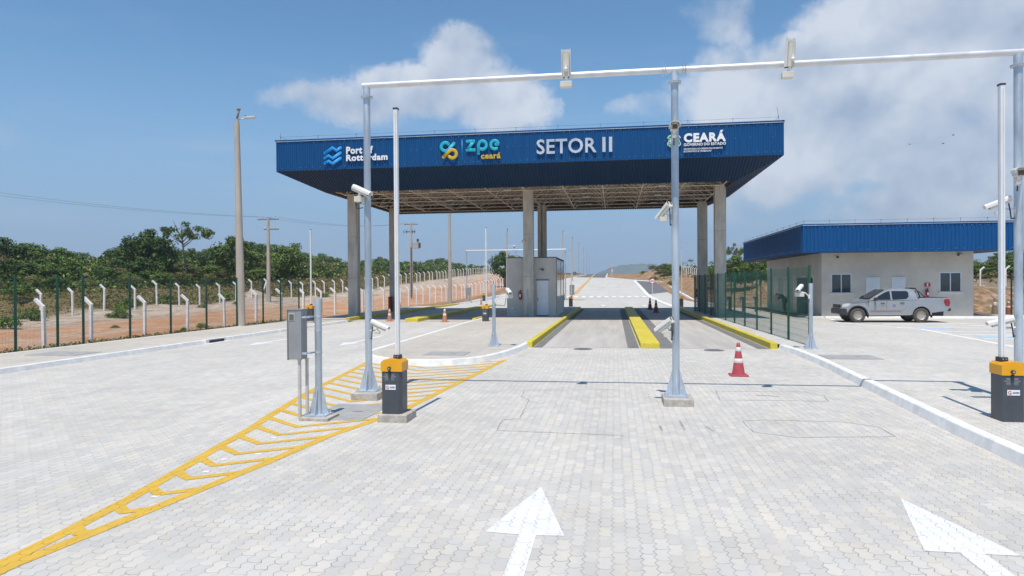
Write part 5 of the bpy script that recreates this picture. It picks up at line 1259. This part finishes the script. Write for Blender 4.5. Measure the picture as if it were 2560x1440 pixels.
# ------------------------------------------------------------------ poles and lamps
def lamp_pole(x, y, z, h, label, sp=1, r=.11, head=True, arm_cam=False, lean=0., group='concrete street lamp poles'):
    o = empty('street_lamp', (x, y, z), label, 'street lamp', group); mb = MB(); mb.cyl((0, 0, -.2), (lean, 0, h), r*1.25, r*.72, n=14); mb.build('pole', M_POLE, o)
    if head:
        mb = MB(); T = Vector((lean, 0, h)); mb.cyl(T, T+Vector((0, 0, .12)), r*.6, n=10); mb.tube([T+Vector((0, 0, .1)), T+Vector((.07, 0, .36)), T+Vector((.10, 0, .55))], .05, 8, 1); mb.ball(T+Vector((.10, 0, .60)), (.11, .08, .07), 1)
        mb.tube([T+Vector((0, 0, .12)), T+Vector((.42, 0, .14))], .03, 8); a = mb.build('bracket', [M_GALV, M_WOOD], o)
        mb = MB(); mb.box(T+Vector((.70, 0, .18)), (.60, .22, .06)); mb.box(T+Vector((.46, 0, .145)), (.18, .16, .08)); mb.box(T+Vector((.75, 0, .145)), (.4, .17, .015), m=1); mb.build('lamp_head', [M_FRAME, M_LAMP], o, bevel=.012)
        mb = MB(); mb.cyl(T+Vector((.44, 0, .20)), T+Vector((.44, 0, .28)), .035, n=10); mb.build('photocell', mat('photocell_blue', (.02, .05, .14), .4), o)
    if arm_cam:
        mb = MB(); mb.cyl((0, 0, h*.8), (.95, 0, h*.8), .025, n=6); mb.ball((.98, 0, h*.8), (.14, .1, .12)); mb.build('camera_arm', M_WHITE, o); mb = MB(); mb.ball((1.02, 0, h*.8-.17), (.10, .10, .09)); mb.build('dome', M_BLACKP, o)
    return o
lamp_pole(-18.02, 31.0, .02, 10.05, 'tall tan concrete lamp pole behind the left mesh fence', lean=-.13, r=.17)
p = GT(1122, 756); lamp_pole(-17.3, 71., hz(-17.3, 71), 10.0, 'bare concrete pole in front of the scrub, right of the transformer pole', head=False, r=.17)
p = AtY(1268, 700, 92); lamp_pole(p.x, 92, zr(92), 8.6, 'concrete pole with a white dome camera arm behind the booth', arm_cam=True, r=.14)
for i, (px, Y, h_) in enumerate(((1407, 118, 9.2), (1431, 150, 9.0), (1447, 185, 8.6), (1459, 225, 8.4), (1467, 270, 8.2), (1473, 320, 8.0))):
    p = AtY(px, 690, Y); lamp_pole(p.x, Y, zr(Y), h_, 'distant street lamp on the left of the climbing road', r=.1 if i < 2 else .07, group='distant street lamps along the climbing road')
def util_pole(x, y, z, h, label, trafo=False, rz=0.):
    o = empty('utility_pole', (x, y, z), label, 'utility pole', 'utility poles', rz); mb = MB(); mb.prism([(-.17, -.13, -.3), (.17, -.13, -.3), (.17, .13, -.3), (-.17, .13, -.3)], [(-.09, -.08, h), (.09, -.08, h), (.09, .08, h), (-.09, .08, h)]); mb.build('pole', M_POLE, o, bevel=.02)
    for z_, w_, r_ in ((h-.1, 2.0, 0), (h-1.0, 1.4, .3)) if not trafo else ((h-.1, 1.7, 0),):
        mb = MB(); mb.box((r_, 0, z_), (w_, .12, .11)); ca = mb.build('crossarm', M_WOOD, o)
        for k in (-.45, -.15, .45):
            mb = MB(); mb.cyl((r_+k*w_, 0, z_+.05), (r_+k*w_, 0, z_+.22), .035, .02, n=8); mb.build('insulator', M_WHITE, ca)
    if trafo:
        mb = MB(); mb.box((.62, -.05, h-2.65), (.72, .6, .75))
        for k in range(5): mb.box((1.04, -.2+.1*k, h-2.65), (.16, .04, .62), m=1)
        mb.build('transformer', [mat('transformer_grey', (.42, .41, .40), .6), M_TRIM], o, bevel=.03); mb = MB(); mb.box((.84, -.05, h-2.05), (.2, .2, .35)); mb.build('bushing', M_BLACKP, o)
        mb = MB()
        for k in (-.8, -.45, .25, .5): mb.tube([(k, -.1, h-.75), (k-.12, -.15, h-1.0), (k, -.15, h-1.2)], .04, 6)
        mb.box((-.1, 0, h-1.0), (1.3, .1, .1)); mb.build('cutout_fuse', M_TRIM, o)
        mb = MB(); mb.cyl((.02, -.16, .2), (.02, -.13, h-2.9), .07, n=8); mb.build('cable_riser', M_TRIM, o)
    return o
U1 = AtY(672, 752, 57.5); u1z = hz(U1.x, 57.5); util_pole(U1.x, 57.5, u1z, 7.55, 'tan concrete utility pole with two crossarms before the left scrub')
U2 = AtY(1029, 745, 80.); u2z = hz(U2.x, 80); util_pole(U2.x, 80, u2z, 9.1, 'utility pole carrying a grey transformer behind the nearest boom', True)
def cable(a, b, sag, label, r=.012):
    a, b = Vector(a), Vector(b); mb = MB(); mb.tube([a.lerp(b, t/16)-Vector((0, 0, sag*4*(t/16)*(1-t/16))) for t in range(17)], r, 4); return tag(mb.build('power_line', M_DKGREY), label, 'power line')
A_ = AtY(-300, 430, 40)
for dx, dz, lb in ((-.9, 0, 'upper power line rising to the left over the scrub'), (.4, -.5, 'lower power line rising to the left over the scrub')):
    cable((U1.x+dx, 57.5, u1z+7.7+dz*.2), (A_.x+dx, 40, A_.z+dz), .5, lb, .009)
for dx, lb in ((-.6, 'rear power line between the two utility poles'), (.6, 'front power line between the two utility poles')): cable((U1.x+dx, 57.5, u1z+7.7), (U2.x+dx, 80, u2z+9.2), .6, lb, .010)

# ------------------------------------------------------------------ round signs along the far road
def road_sign(px, py_base, Y, h, dia, label, back=False, txt='30'):
    p = AtY(px, py_base, Y); z = zr(Y)+.05; o = empty('speed_sign', (p.x, Y, z), label, 'road sign', 'round road signs'); mb = MB(); mb.cyl((0, .03, -.2), (0, .03, h), .035, n=8); mb.build('post', M_WHITE, o)
    if back:
        mb = MB(); mb.cyl((0, 0, h), (0, .015, h), dia/2, n=28); mb.build('disc', M_BLACKP, o); mb = MB(); mb.box((0, -.012, h), (.06, .02, dia*.8)); mb.box((0, -.012, h), (dia*.8, .02, .06)); mb.build('bracket', M_GALV, o)
    else:
        mb = MB(); mb.cyl((0, 0, h), (0, .015, h), dia/2, n=28); d = mb.build('disc', mat('sign_red', (.55, .03, .05), .5), o)
        mb = MB(); mb.cyl((0, -.006, h), (0, .0, h), dia*.37, n=28); mb.build('face', M_LETW, d)
        mb = MB(); text_fit(mb, txt, -dia*.24, dia*.24, h-dia*.16, h+dia*.16, -.012, .004, .03); mb.build('numerals', M_BLACKP, d)
    return o
road_sign(1631, 735, 95, 1.85, .78, 'red ringed 30 speed sign beside the dark asphalt bay'); road_sign(1530.5, 696, 172, 1.75, .78, 'far red ringed speed sign at the right edge of the climbing road')
road_sign(1528, 690, 205, 3.2, .6, 'farthest small red sign above the other far speed sign'); road_sign(1437, 697, 150, 1.6, .75, 'round sign seen from its dark back, left of the climbing road', True)
# junction cabinet and small things behind the left lanes
p = AtY(1171, 745, 70); mb = MB(); mb.box((0, 0, 1.25), (.5, .3, .8)); mb.cyl((-.15, 0, -.1), (-.15, 0, .85), .04, n=8); mb.cyl((.15, 0, -.1), (.15, 0, .85), .04, n=8)
tag(mb.build('meter_cabinet', mat('cabinet_grey', (.3, .3, .3)), loc=(p.x, 70, hz(p.x, 70)), bevel=.01), 'small grey cabinet on two legs below the distant gantry', 'cabinet')
p = AtY(1430, 745, 60); mb = MB(); mb.box((0, 0, 1.45), (.4, .3, .9)); mb.cyl((0, 0, -.1), (0, 0, 1.), .04, n=8)
tag(mb.build('meter_cabinet', mat('cabinet_grey', (.3, .3, .3)), loc=(p.x, 60, 0.05), bevel=.01), 'small grey cabinet on one leg behind the rear barrier by the booth', 'cabinet')

# ------------------------------------------------------------------ birds
for i, (px, py, rz) in enumerate(((2275, 361, .1), (2358, 359, .7), (2383, 338, 1.0))):
    p = AtY(px, py, 210); b = empty('bird', p, 'small dark bird soaring, '+('alone to the left', 'lower of the right pair', 'upper of the right pair')[i], 'bird', 'soaring birds', rz); mb = MB()
    mb.ball((0, 0, 0), (.09, .26, .08), 0, 8, 6); mb.ball((0, -.28, .02), (.045, .07, .045), 0, 8, 5); mb.add([(-.05, .22, 0), (.05, .22, 0), (.11, .45, 0), (-.11, .45, 0), (-.05, .22, .02), (.05, .22, .02), (.11, .45, .012), (-.11, .45, .012)], [(0, 1, 2, 3), (4, 5, 6, 7), (0, 3, 7, 4), (1, 2, 6, 5), (2, 3, 7, 6)])
    mb.build('body', M_BLACK, b)
    for s_ in (-1, 1):
        mb = MB(); A = [(s_*.05, -.12, .03), (s_*.35, -.16, .14), (s_*.8, -.02, .12), (s_*.78, .06, .12), (s_*.35, .08, .13), (s_*.05, .14, .03)]; mb.prism([Vector(q) for q in A], [Vector(q)+Vector((0, 0, .015)) for q in A]); mb.build('wing', M_BLACK, b)

# ------------------------------------------------------------------ vegetation
def leaf_quad(mb, c, s, rnd, m=0, out=None):
    n = Vector((rnd.gauss(0, 1), rnd.gauss(0, 1), rnd.gauss(.5, 1))).normalized()
    if out is not None: n = (n*.75+out).normalized()
    e = n.orthogonal().normalized(); e = Matrix.Rotation(rnd.uniform(0, 6.28), 3, n) @ e; g = n.cross(e)
    a, b = s*rnd.uniform(.7, 1.25), s*rnd.uniform(.4, .7)
    mb.add([c-e*a, c+g*b+n*.1*a, c+e*a, c-g*b+n*.1*a], [(0, 1, 2, 3)], m)
def crown(seed, rx, rz_, cz, nclump, nleaf, ls, mats, flat=0., hollow=.5, mixm=(.62, .26, .12), csize=(.2, .38)):
    rnd = random.Random(seed); mb = MB(); mb.raw = True
    lob = [(rnd.uniform(0, 6.28), rnd.uniform(-.4, .9), rnd.uniform(.7, 1.12)) for _ in range(9)]
    for _ in range(nclump):
        while True:
            p = Vector((rnd.uniform(-1, 1), rnd.uniform(-1, 1), rnd.uniform(-1 if not flat else -.5, 1)))
            if hollow < p.length < 1.0: break
        an = math.atan2(p.y, p.x); k = .86+.18*math.sin(2*an+lob[0][0])+.12*math.sin(3*an+lob[1][0]+2*p.z)
        p = Vector((p.x*rx*k, p.y*rx*k, cz+p.z*rz_*(.85+.2*math.sin(an*2+lob[2][0])))); r = rx*rnd.uniform(*csize); t = rnd.random(); m = 0 if t < mixm[0] else (1 if t < mixm[0]+mixm[1] else 2)
        for _ in range(nleaf):
            d = Vector((rnd.gauss(0, 1), rnd.gauss(0, 1), rnd.gauss(.15, .9))).normalized(); q = d*r*(rnd.random()**.4); q.z *= .7
            leaf_quad(mb, p+q, ls, rnd, m, d)
    return mb
def trunk(seed, h, r, nb, reach, lean=.1, zb=.35):
    rnd = random.Random(seed); mb = MB(); top = Vector((rnd.uniform(-lean, lean)*h, rnd.uniform(-lean, lean)*h, h)); pts = [Vector((0, 0, -.3)), Vector((top.x*.3, top.y*.2, h*.4)), Vector((top.x*.6, top.y*.7, h*.72)), top]
    mb.tube(pts, [r, r*.8, r*.55, r*.25], 7)
    for k in range(nb):
        t = rnd.uniform(zb, .85); b = pts[1].lerp(pts[3], t); a = rnd.uniform(0, 6.28); e = b+Vector((math.cos(a)*reach*rnd.uniform(.6, 1), math.sin(a)*reach*rnd.uniform(.6, 1), h*rnd.uniform(.15, .35)))
        mb.tube([b, b.lerp(e, .5)+Vector((0, 0, -.05*h*.5)), e], [r*.45, r*.3, r*.1], 5)
    return mb
PROT = []
def tree_kind(name, label, cr, tr):
    o = empty(name, (0, 0, 0), label, 'tree', 'trees of the scrub forest'); a = cr[0].build('crown', cr[1], o); b = tr.build('trunk', M_BARK, o); PROT.append(o); return o
LD, LM, LO, LB, LY = LEAVES
# unit trees of about 5 m height
K = {}
K['dense'] = tree_kind('broadleaf_tree', 'dense dark green tree of the scrub forest', (crown(1, 2.3, 1.9, 3.1, 62, 95, .125, None), [LD, LM, LO]), trunk(1, 3.6, .16, 5, 1.4))
K['round'] = tree_kind('broadleaf_tree', 'mid green rounded tree of the scrub forest', (crown(2, 2.1, 1.8, 3.0, 58, 95, .12, None), [LM, LD, LB]), trunk(2, 3.4, .15, 5, 1.3))
K['olive'] = tree_kind('broadleaf_tree', 'olive green loose tree of the scrub forest', (crown(3, 2.2, 1.7, 2.9, 50, 85, .11, None, hollow=.55), [LO, LM, LY]), trunk(3, 3.3, .13, 6, 1.5))
K['bright'] = tree_kind('broadleaf_tree', 'bright green leafy tree of the scrub forest', (crown(4, 2.1, 1.7, 2.9, 54, 85, .13, None), [LB, LM, LD]), trunk(4, 3.2, .14, 5, 1.3))
K['brown'] = tree_kind('broadleaf_tree', 'brownish half dry tree of the scrub forest', (crown(5, 2.0, 1.5, 2.8, 40, 60, .10, None, hollow=.6), [LY, LO, LM]), trunk(5, 3.3, .12, 9, 1.6))
K['umbrella'] = tree_kind('umbrella_tree', 'tall open crowned tree rising above the scrub left of the lamp pole', (crown(6, 2.3, .85, 4.4, 22, 60, .11, None, flat=1, hollow=.5, csize=(.13, .21)), [LM, LD, LB]), trunk(6, 4.5, .13, 11, 1.7, .12, .5))
used = {k: False for k in K}
def put_tree(kind, x, y, z, h, w=1., label=None, group=None):
    """h: wanted height; the unit trees are about 5 m"""
    base = K[kind]; s = h/5.0; o = copy_tree(base) if used[kind] else base; used[kind] = True
    o.location = (x, y, z); o.scale = (s*w, s*w, s); o.rotation_euler.z = random.uniform(0, 6.28)
    o['label'] = label or PLAB[kind]
    if group: o['group'] = group
    return o
PLAB = {'dense': 'dense dark green tree in the scrub forest at the left', 'round': 'mid green rounded tree in the scrub forest at the left', 'olive': 'olive green loose tree in the scrub forest at the left', 'bright': 'bright green leafy tree in the scrub forest at the left', 'brown': 'brownish half dry tree in the scrub forest at the left', 'umbrella': 'tall open crowned tree rising above the scrub'}
SIL = [(-300, 600), (0, 600), (60, 606), (150, 612), (215, 622), (240, 632), (290, 622), (325, 604), (345, 590), (372, 580), (398, 590), (415, 612), (520, 612), (560, 598), (590, 588), (620, 600), (650, 606), (700, 603), (745, 622), (800, 632), (835, 640), (870, 652), (930, 648), (960, 640), (1000, 650), (1050, 655), (1080, 646), (1100, 644), (1150, 650), (1180, 656), (1225, 648), (1255, 634), (1290, 640), (1400, 675), (1440, 686), (1600, 690)]
def sil(px):
    for (a, ya), (b, yb) in zip(SIL, SIL[1:]):
        if px <= b: return lerp(ya, yb, max(0, (px-a)/(b-a)))
    return 690
def pix(x, y, z):
    d = Vector((x, y, z-CAMH)); q = d.dot(_F); return 1280+FPX*d.dot(CR)/q, 720-FPX*d.dot(CU)/q
rt = random.Random(11); kinds = ['dense', 'round', 'olive', 'bright', 'brown', 'dense', 'round', 'olive', 'bright', 'dense', 'round']
cnt = 0
for row, (xo, frac) in enumerate(((-50, .42), (-55, .66), (-61, .86), (-67, 1.0), (-75, 1.02))):
    y = 20.+row*1.7
    while y < 290:
        x = xo+rt.uniform(-1.4, 1.4)-max(0, (60-y))*.10*0; z = hz(x, y); px, py = pix(x, y, z)
        dist = math.hypot(x, y)
        if px > 1330 and row > 3: break
        ztop = CAMH+(708.5-(px-1280)*.00655-sil(px))*(Vector((x, y, 0)).dot(_F))/FPX
        h = (ztop-z)*frac*rt.uniform(.86, 1.03)
        h = max(1.6, min(9.5, h))
        k = rt.choice(kinds if row else ['olive', 'bright', 'brown', 'round', 'olive'])
        put_tree(k, x, y, z-.15, h, rt.uniform(1.0, 1.35)*(1.25 if h < 4 else 1.)); cnt += 1
        y += (3.1+row*.3)*(1+max(0, y-60)/95.)*rt.uniform(.8, 1.25)
# named trees of the skyline
def sky_tree(kind, px, ytop, Y, w, label):
    p = AtY(px, 690, Y); z = hz(p.x, Y); zt_ = AtY(px, ytop, Y).z; put_tree(kind, p.x, Y, z-.1, (zt_-z)*1.02, w, label)
sky_tree('dense', 372, 577, 74, 1.05, 'tall dense dark tree rising above the scrub, left of the open crowned tree')
sky_tree('umbrella', 468, 566, 76, .9, 'tall open crowned tree rising above the scrub, left of the lamp pole')
sky_tree('round', 592, 584, 78, 1.0, 'rounded mid green tree on the skyline just left of the lamp pole')
sky_tree('round', 720, 603, 84, .95, 'rounded mid green tree on the skyline right of the first utility pole')
sky_tree('dense', 1262, 630, 120, 1.0, 'dense dark tree on the skyline left of the guard booth roof')
sky_tree('dense', 20, 596, 62, 1.0, 'dense dark tree on the skyline at the far left edge')
# right-hand trees
gr = 'trees on the right bank'
for i, (kind, px, ytop, Y, w) in enumerate((('dense', 1838, 636, 84, 1.5), ('round', 1862, 642, 80, 1.4), ('umbrella', 1836, 612, 90, .55), ('olive', 1815, 655, 88, 1.2), ('round', 1900, 648, 86, 1.6), ('dense', 1940, 640, 86, 1.6), ('olive', 1985, 640, 86, 1.6), ('olive', 1800, 668, 96, 1.6),
        ('bright', 2440, 650, 76, 1.7), ('olive', 2480, 645, 78, 1.7), ('round', 2525, 640, 76, 1.7), ('bright', 2570, 636, 74, 1.7), ('dense', 2505, 628, 84, 1.5), ('dense', 2550, 618, 86, 1.5), ('round', 2620, 620, 80, 1.5), ('olive', 2690, 615, 80, 1.5), ('olive', 2420, 640, 90, 1.5), ('olive', 2400, 640, 80, 1.5), ('round', 2760, 610, 78, 1.5))):
    p = AtY(px, 690, Y); z = hz(p.x, Y); h = AtY(px, ytop, Y).z-z
    put_tree(kind, p.x, Y, z-.2, max(2., h), w, {'dense': 'dense dark tree', 'round': 'rounded mid green tree', 'umbrella': 'thin open crowned tree', 'olive': 'olive green loose tree', 'bright': 'bright green leafy tree'}[kind]+(' behind the left roof corner of the office' if px < 2000 else ' on the bank right of the office'), gr)
for i, (px, ytop, Y, w) in enumerate(((1648, 660, 165, 1.3), (1668, 655, 160, 1.3), (1690, 656, 158, 1.3), (1712, 662, 158, 1.4), (1735, 664, 155, 1.4), (1760, 664, 150, 1.4), (1630, 672, 172, 1.4), (1780, 666, 150, 1.4), (1610, 682, 185, 1.3), (1660, 668, 150, 1.3), (1682, 668, 148, 1.3), (1800, 672, 140, 1.4))):
    p = AtY(px, 690, Y); z = hz(p.x, Y); put_tree(('olive', 'round', 'olive')[i % 3], p.x, Y, z-.2, max(1.8, AtY(px, ytop, Y).z-z), w*1.15, 'low bushy tree on the distant scrub knoll right of the climbing road', 'bushy trees on the distant knoll')
sky_tree('umbrella', 1727, 648, 175, .6, 'thin open crowned tree on the distant scrub knoll')
# scrub carpet under the forest (nobody could count it)
def carpet(name, pts_fn, n, ls, mats, seed, label):
    rnd = random.Random(seed); mb = MB(); mb.raw = True
    for _ in range(n):
        x, y, z, s, m = pts_fn(rnd); leaf_quad(mb, Vector((x, y, z)), s, rnd, m)
    o = mb.build(name, mats); return tag(o, label, 'scrub', kind='stuff')
def under(rnd):
    y = 18+250*rnd.random()**1.6; x = -49-28*rnd.random(); bump = max(0, math.sin(x*.9+y*.55)*math.sin(y*.83-x*.4)+.35)
    return x, y, hz(x, y)+rnd.random()**.8*(.6+2.4*bump*min(1, (-46-x)/12.)), .12+.0018*y, rnd.choice((0, 1, 1, 1, 2, 2, 3))
carpet('undergrowth', under, 70000, .2, [LD, LM, LO, LB], 21, 'tangled undergrowth filling the scrub forest at the left')
def underr(rnd):
    y = 68+130*rnd.random(); x = lerp(22, 60, rnd.random()) if rnd.random() < .7 else lerp(14, 30, rnd.random()); y = y if x > 22 else 120+90*rnd.random()
    return x, y, hz(x, y)+rnd.random()*.9, .2, rnd.choice((0, 1, 2, 2))
carpet('undergrowth', underr, 9000, .2, [LD, LM, LO], 22, 'low undergrowth on the right bank')
def dry(rnd):
    y = 17+160*rnd.random()**1.6; x = -34.5-15*rnd.random(); return x, y, hz(x, y)+.5*rnd.random(), .055+.0009*y, 0 if rnd.random() < .82 else 1
carpet('dry_grass', dry, 42000, .12, [M_TUFT, LO], 23, 'dry brown grass between the far posts and the scrub')
def weeds(rnd):
    y = 9+29*rnd.random(); x = -18.25-.95*rnd.random()**1.6; return x, y, hz(x, y)+.14*rnd.random()**2, .05, 0 if rnd.random() < .7 else 1
carpet('weed_strip', weeds, 5200, .05, [M_TUFT, LM], 24, 'thin strip of dry weeds along the foot of the left mesh fence')
def rdry(rnd):
    x = 9+55*rnd.random(); y = (60+140*rnd.random()) if x > 14 else 130+60*rnd.random()
    if math.sin(x*.7+y*.3)+math.sin(y*.41) < .5: y += 6
    return x, y, hz(x, y)+.3*rnd.random(), .13, 0 if rnd.random() < .6 else 1
carpet('dry_grass', rdry, 7000, .12, [M_TUFT, LO], 25, 'dry grass on the right bank beyond the canopy')
def rleft(rnd):
    y = 130+170*rnd.random(); x = -13-14*rnd.random()-.04*(300-y); return x, y, zr(y)+.5*rnd.random(), .16, rnd.choice((0, 1, 2))
carpet('roadside_scrub', rleft, 5000, .12, [M_TUFT, LO, LM], 26, 'low scrub on the verge left of the climbing road')
# separate green shrubs on the sand
shr = crown(31, .75, .42, .40, 26, 50, .06, None, hollow=.3); so = shr.build('shrub', [LB, LB, LM]); tag(so, 'low bright green shrub on the pale sand', 'shrub', 'green shrubs on the sand left of the road'); so['category'] = 'shrub'
sh_list = [(-27.5, 27.5, .8), (-31.5, 33, .9), (-30.5, 38.5, .8), (-36.5, 34, 1.2), (-37, 52, 1.3), (-36, 46.5, 1.1), (-29.5, 45.5, .5), (-24, 30, .3), (-31, 70, .7), (-36.5, 60, 1.2), (-37.5, 69, 1.3), (-28, 21.5, .8), (-33, 27, 1.1), (-38.5, 28, 1.3), (-36.5, 76, 1.1), (-39, 40, 1.2), (-20.2, 31.2, .4), (-19.6, 28.9, .3), (-33.2, 42, .7), (-30.3, 51.5, .4)]
for i, (x, y, s) in enumerate(sh_list):
    o = so if i == 0 else so.copy()
    if i: C.objects.link(o)
    o.location = (x, y, hz(x, y)-.05); o.scale = (s*random.uniform(.9, 1.3), s*random.uniform(.9, 1.3), s*.9); o.rotation_euler.z = random.uniform(0, 6)
for x, y, s in ((22.6, 49.6, .5), (27.5, 51, .6), (31, 55, .7), (12.5, 92, .8), (9.8, 120, 1.0), (8.2, 146, 1.2), (14, 101, .8), (20, 57, .5)):
    o = so.copy(); C.objects.link(o); o.location = (x, y, hz(x, y)-.05); o.scale = (s*1.2, s*1.2, s); tag(o, 'small green shrub on the right sandy ground', 'shrub', 'green shrubs on the right sand')
# far hill
def hill(name, px0, px1, Y, prof, dy):
    mb = MB(); n = 60; m_ = 10; vs = []
    for j in range(m_+1):
        for i in range(n+1):
            px = lerp(px0, px1, i/n); t = i/n; v = j/m_; top_ = prof(t); p = AtY(px, 708, Y+dy*(v-.5)); base = -40.
            vs.append((p.x, p.y, base+(top_-base)*max(0, math.sin(math.pi*v))**.8*(1+.03*math.sin(i*1.7+j*2.1))))
    mb.add(vs, [(j*(n+1)+i, j*(n+1)+i+1, (j+1)*(n+1)+i+1, (j+1)*(n+1)+i) for j in range(m_) for i in range(n)], 0, True); return struct(mb.build(name, M_HILL))
hill('hill', 1380, 1800, 2400, lambda t: 54*math.exp(-(abs(t-.50)/.25)**3)+12*math.exp(-((t-.80)/.2)**2)+10, 900)
hill('hill', 1650, 2300, 3000, lambda t: 52*math.exp(-((t-.28)/.2)**2)+20*math.exp(-((t-.7)/.2)**2), 1000)

# ------------------------------------------------------------------ haze over the distance
HAZE = True
if HAZE:
    me = MB(); me.box((0, 1500, 40), (7200, 4400, 240)); hm = bpy.data.materials.new('haze_air'); hm.use_nodes = True; hm.node_tree.nodes.clear(); n = NT(hm.node_tree)
    out = n.add('ShaderNodeOutputMaterial'); pv = n.add('ShaderNodeVolumePrincipled'); pv.inputs['Color'].default_value = (.76, .88, 1., 1); pv.inputs['Density'].default_value = .00034; pv.inputs['Anisotropy'].default_value = 0.
    n.l.new(pv.outputs[0], out.inputs['Volume']); ho = me.build('haze', hm); tag(ho, kind='stuff', label='pale haze over the distant land', cat='haze')
print('trees', cnt, 'objects', len(bpy.data.objects))
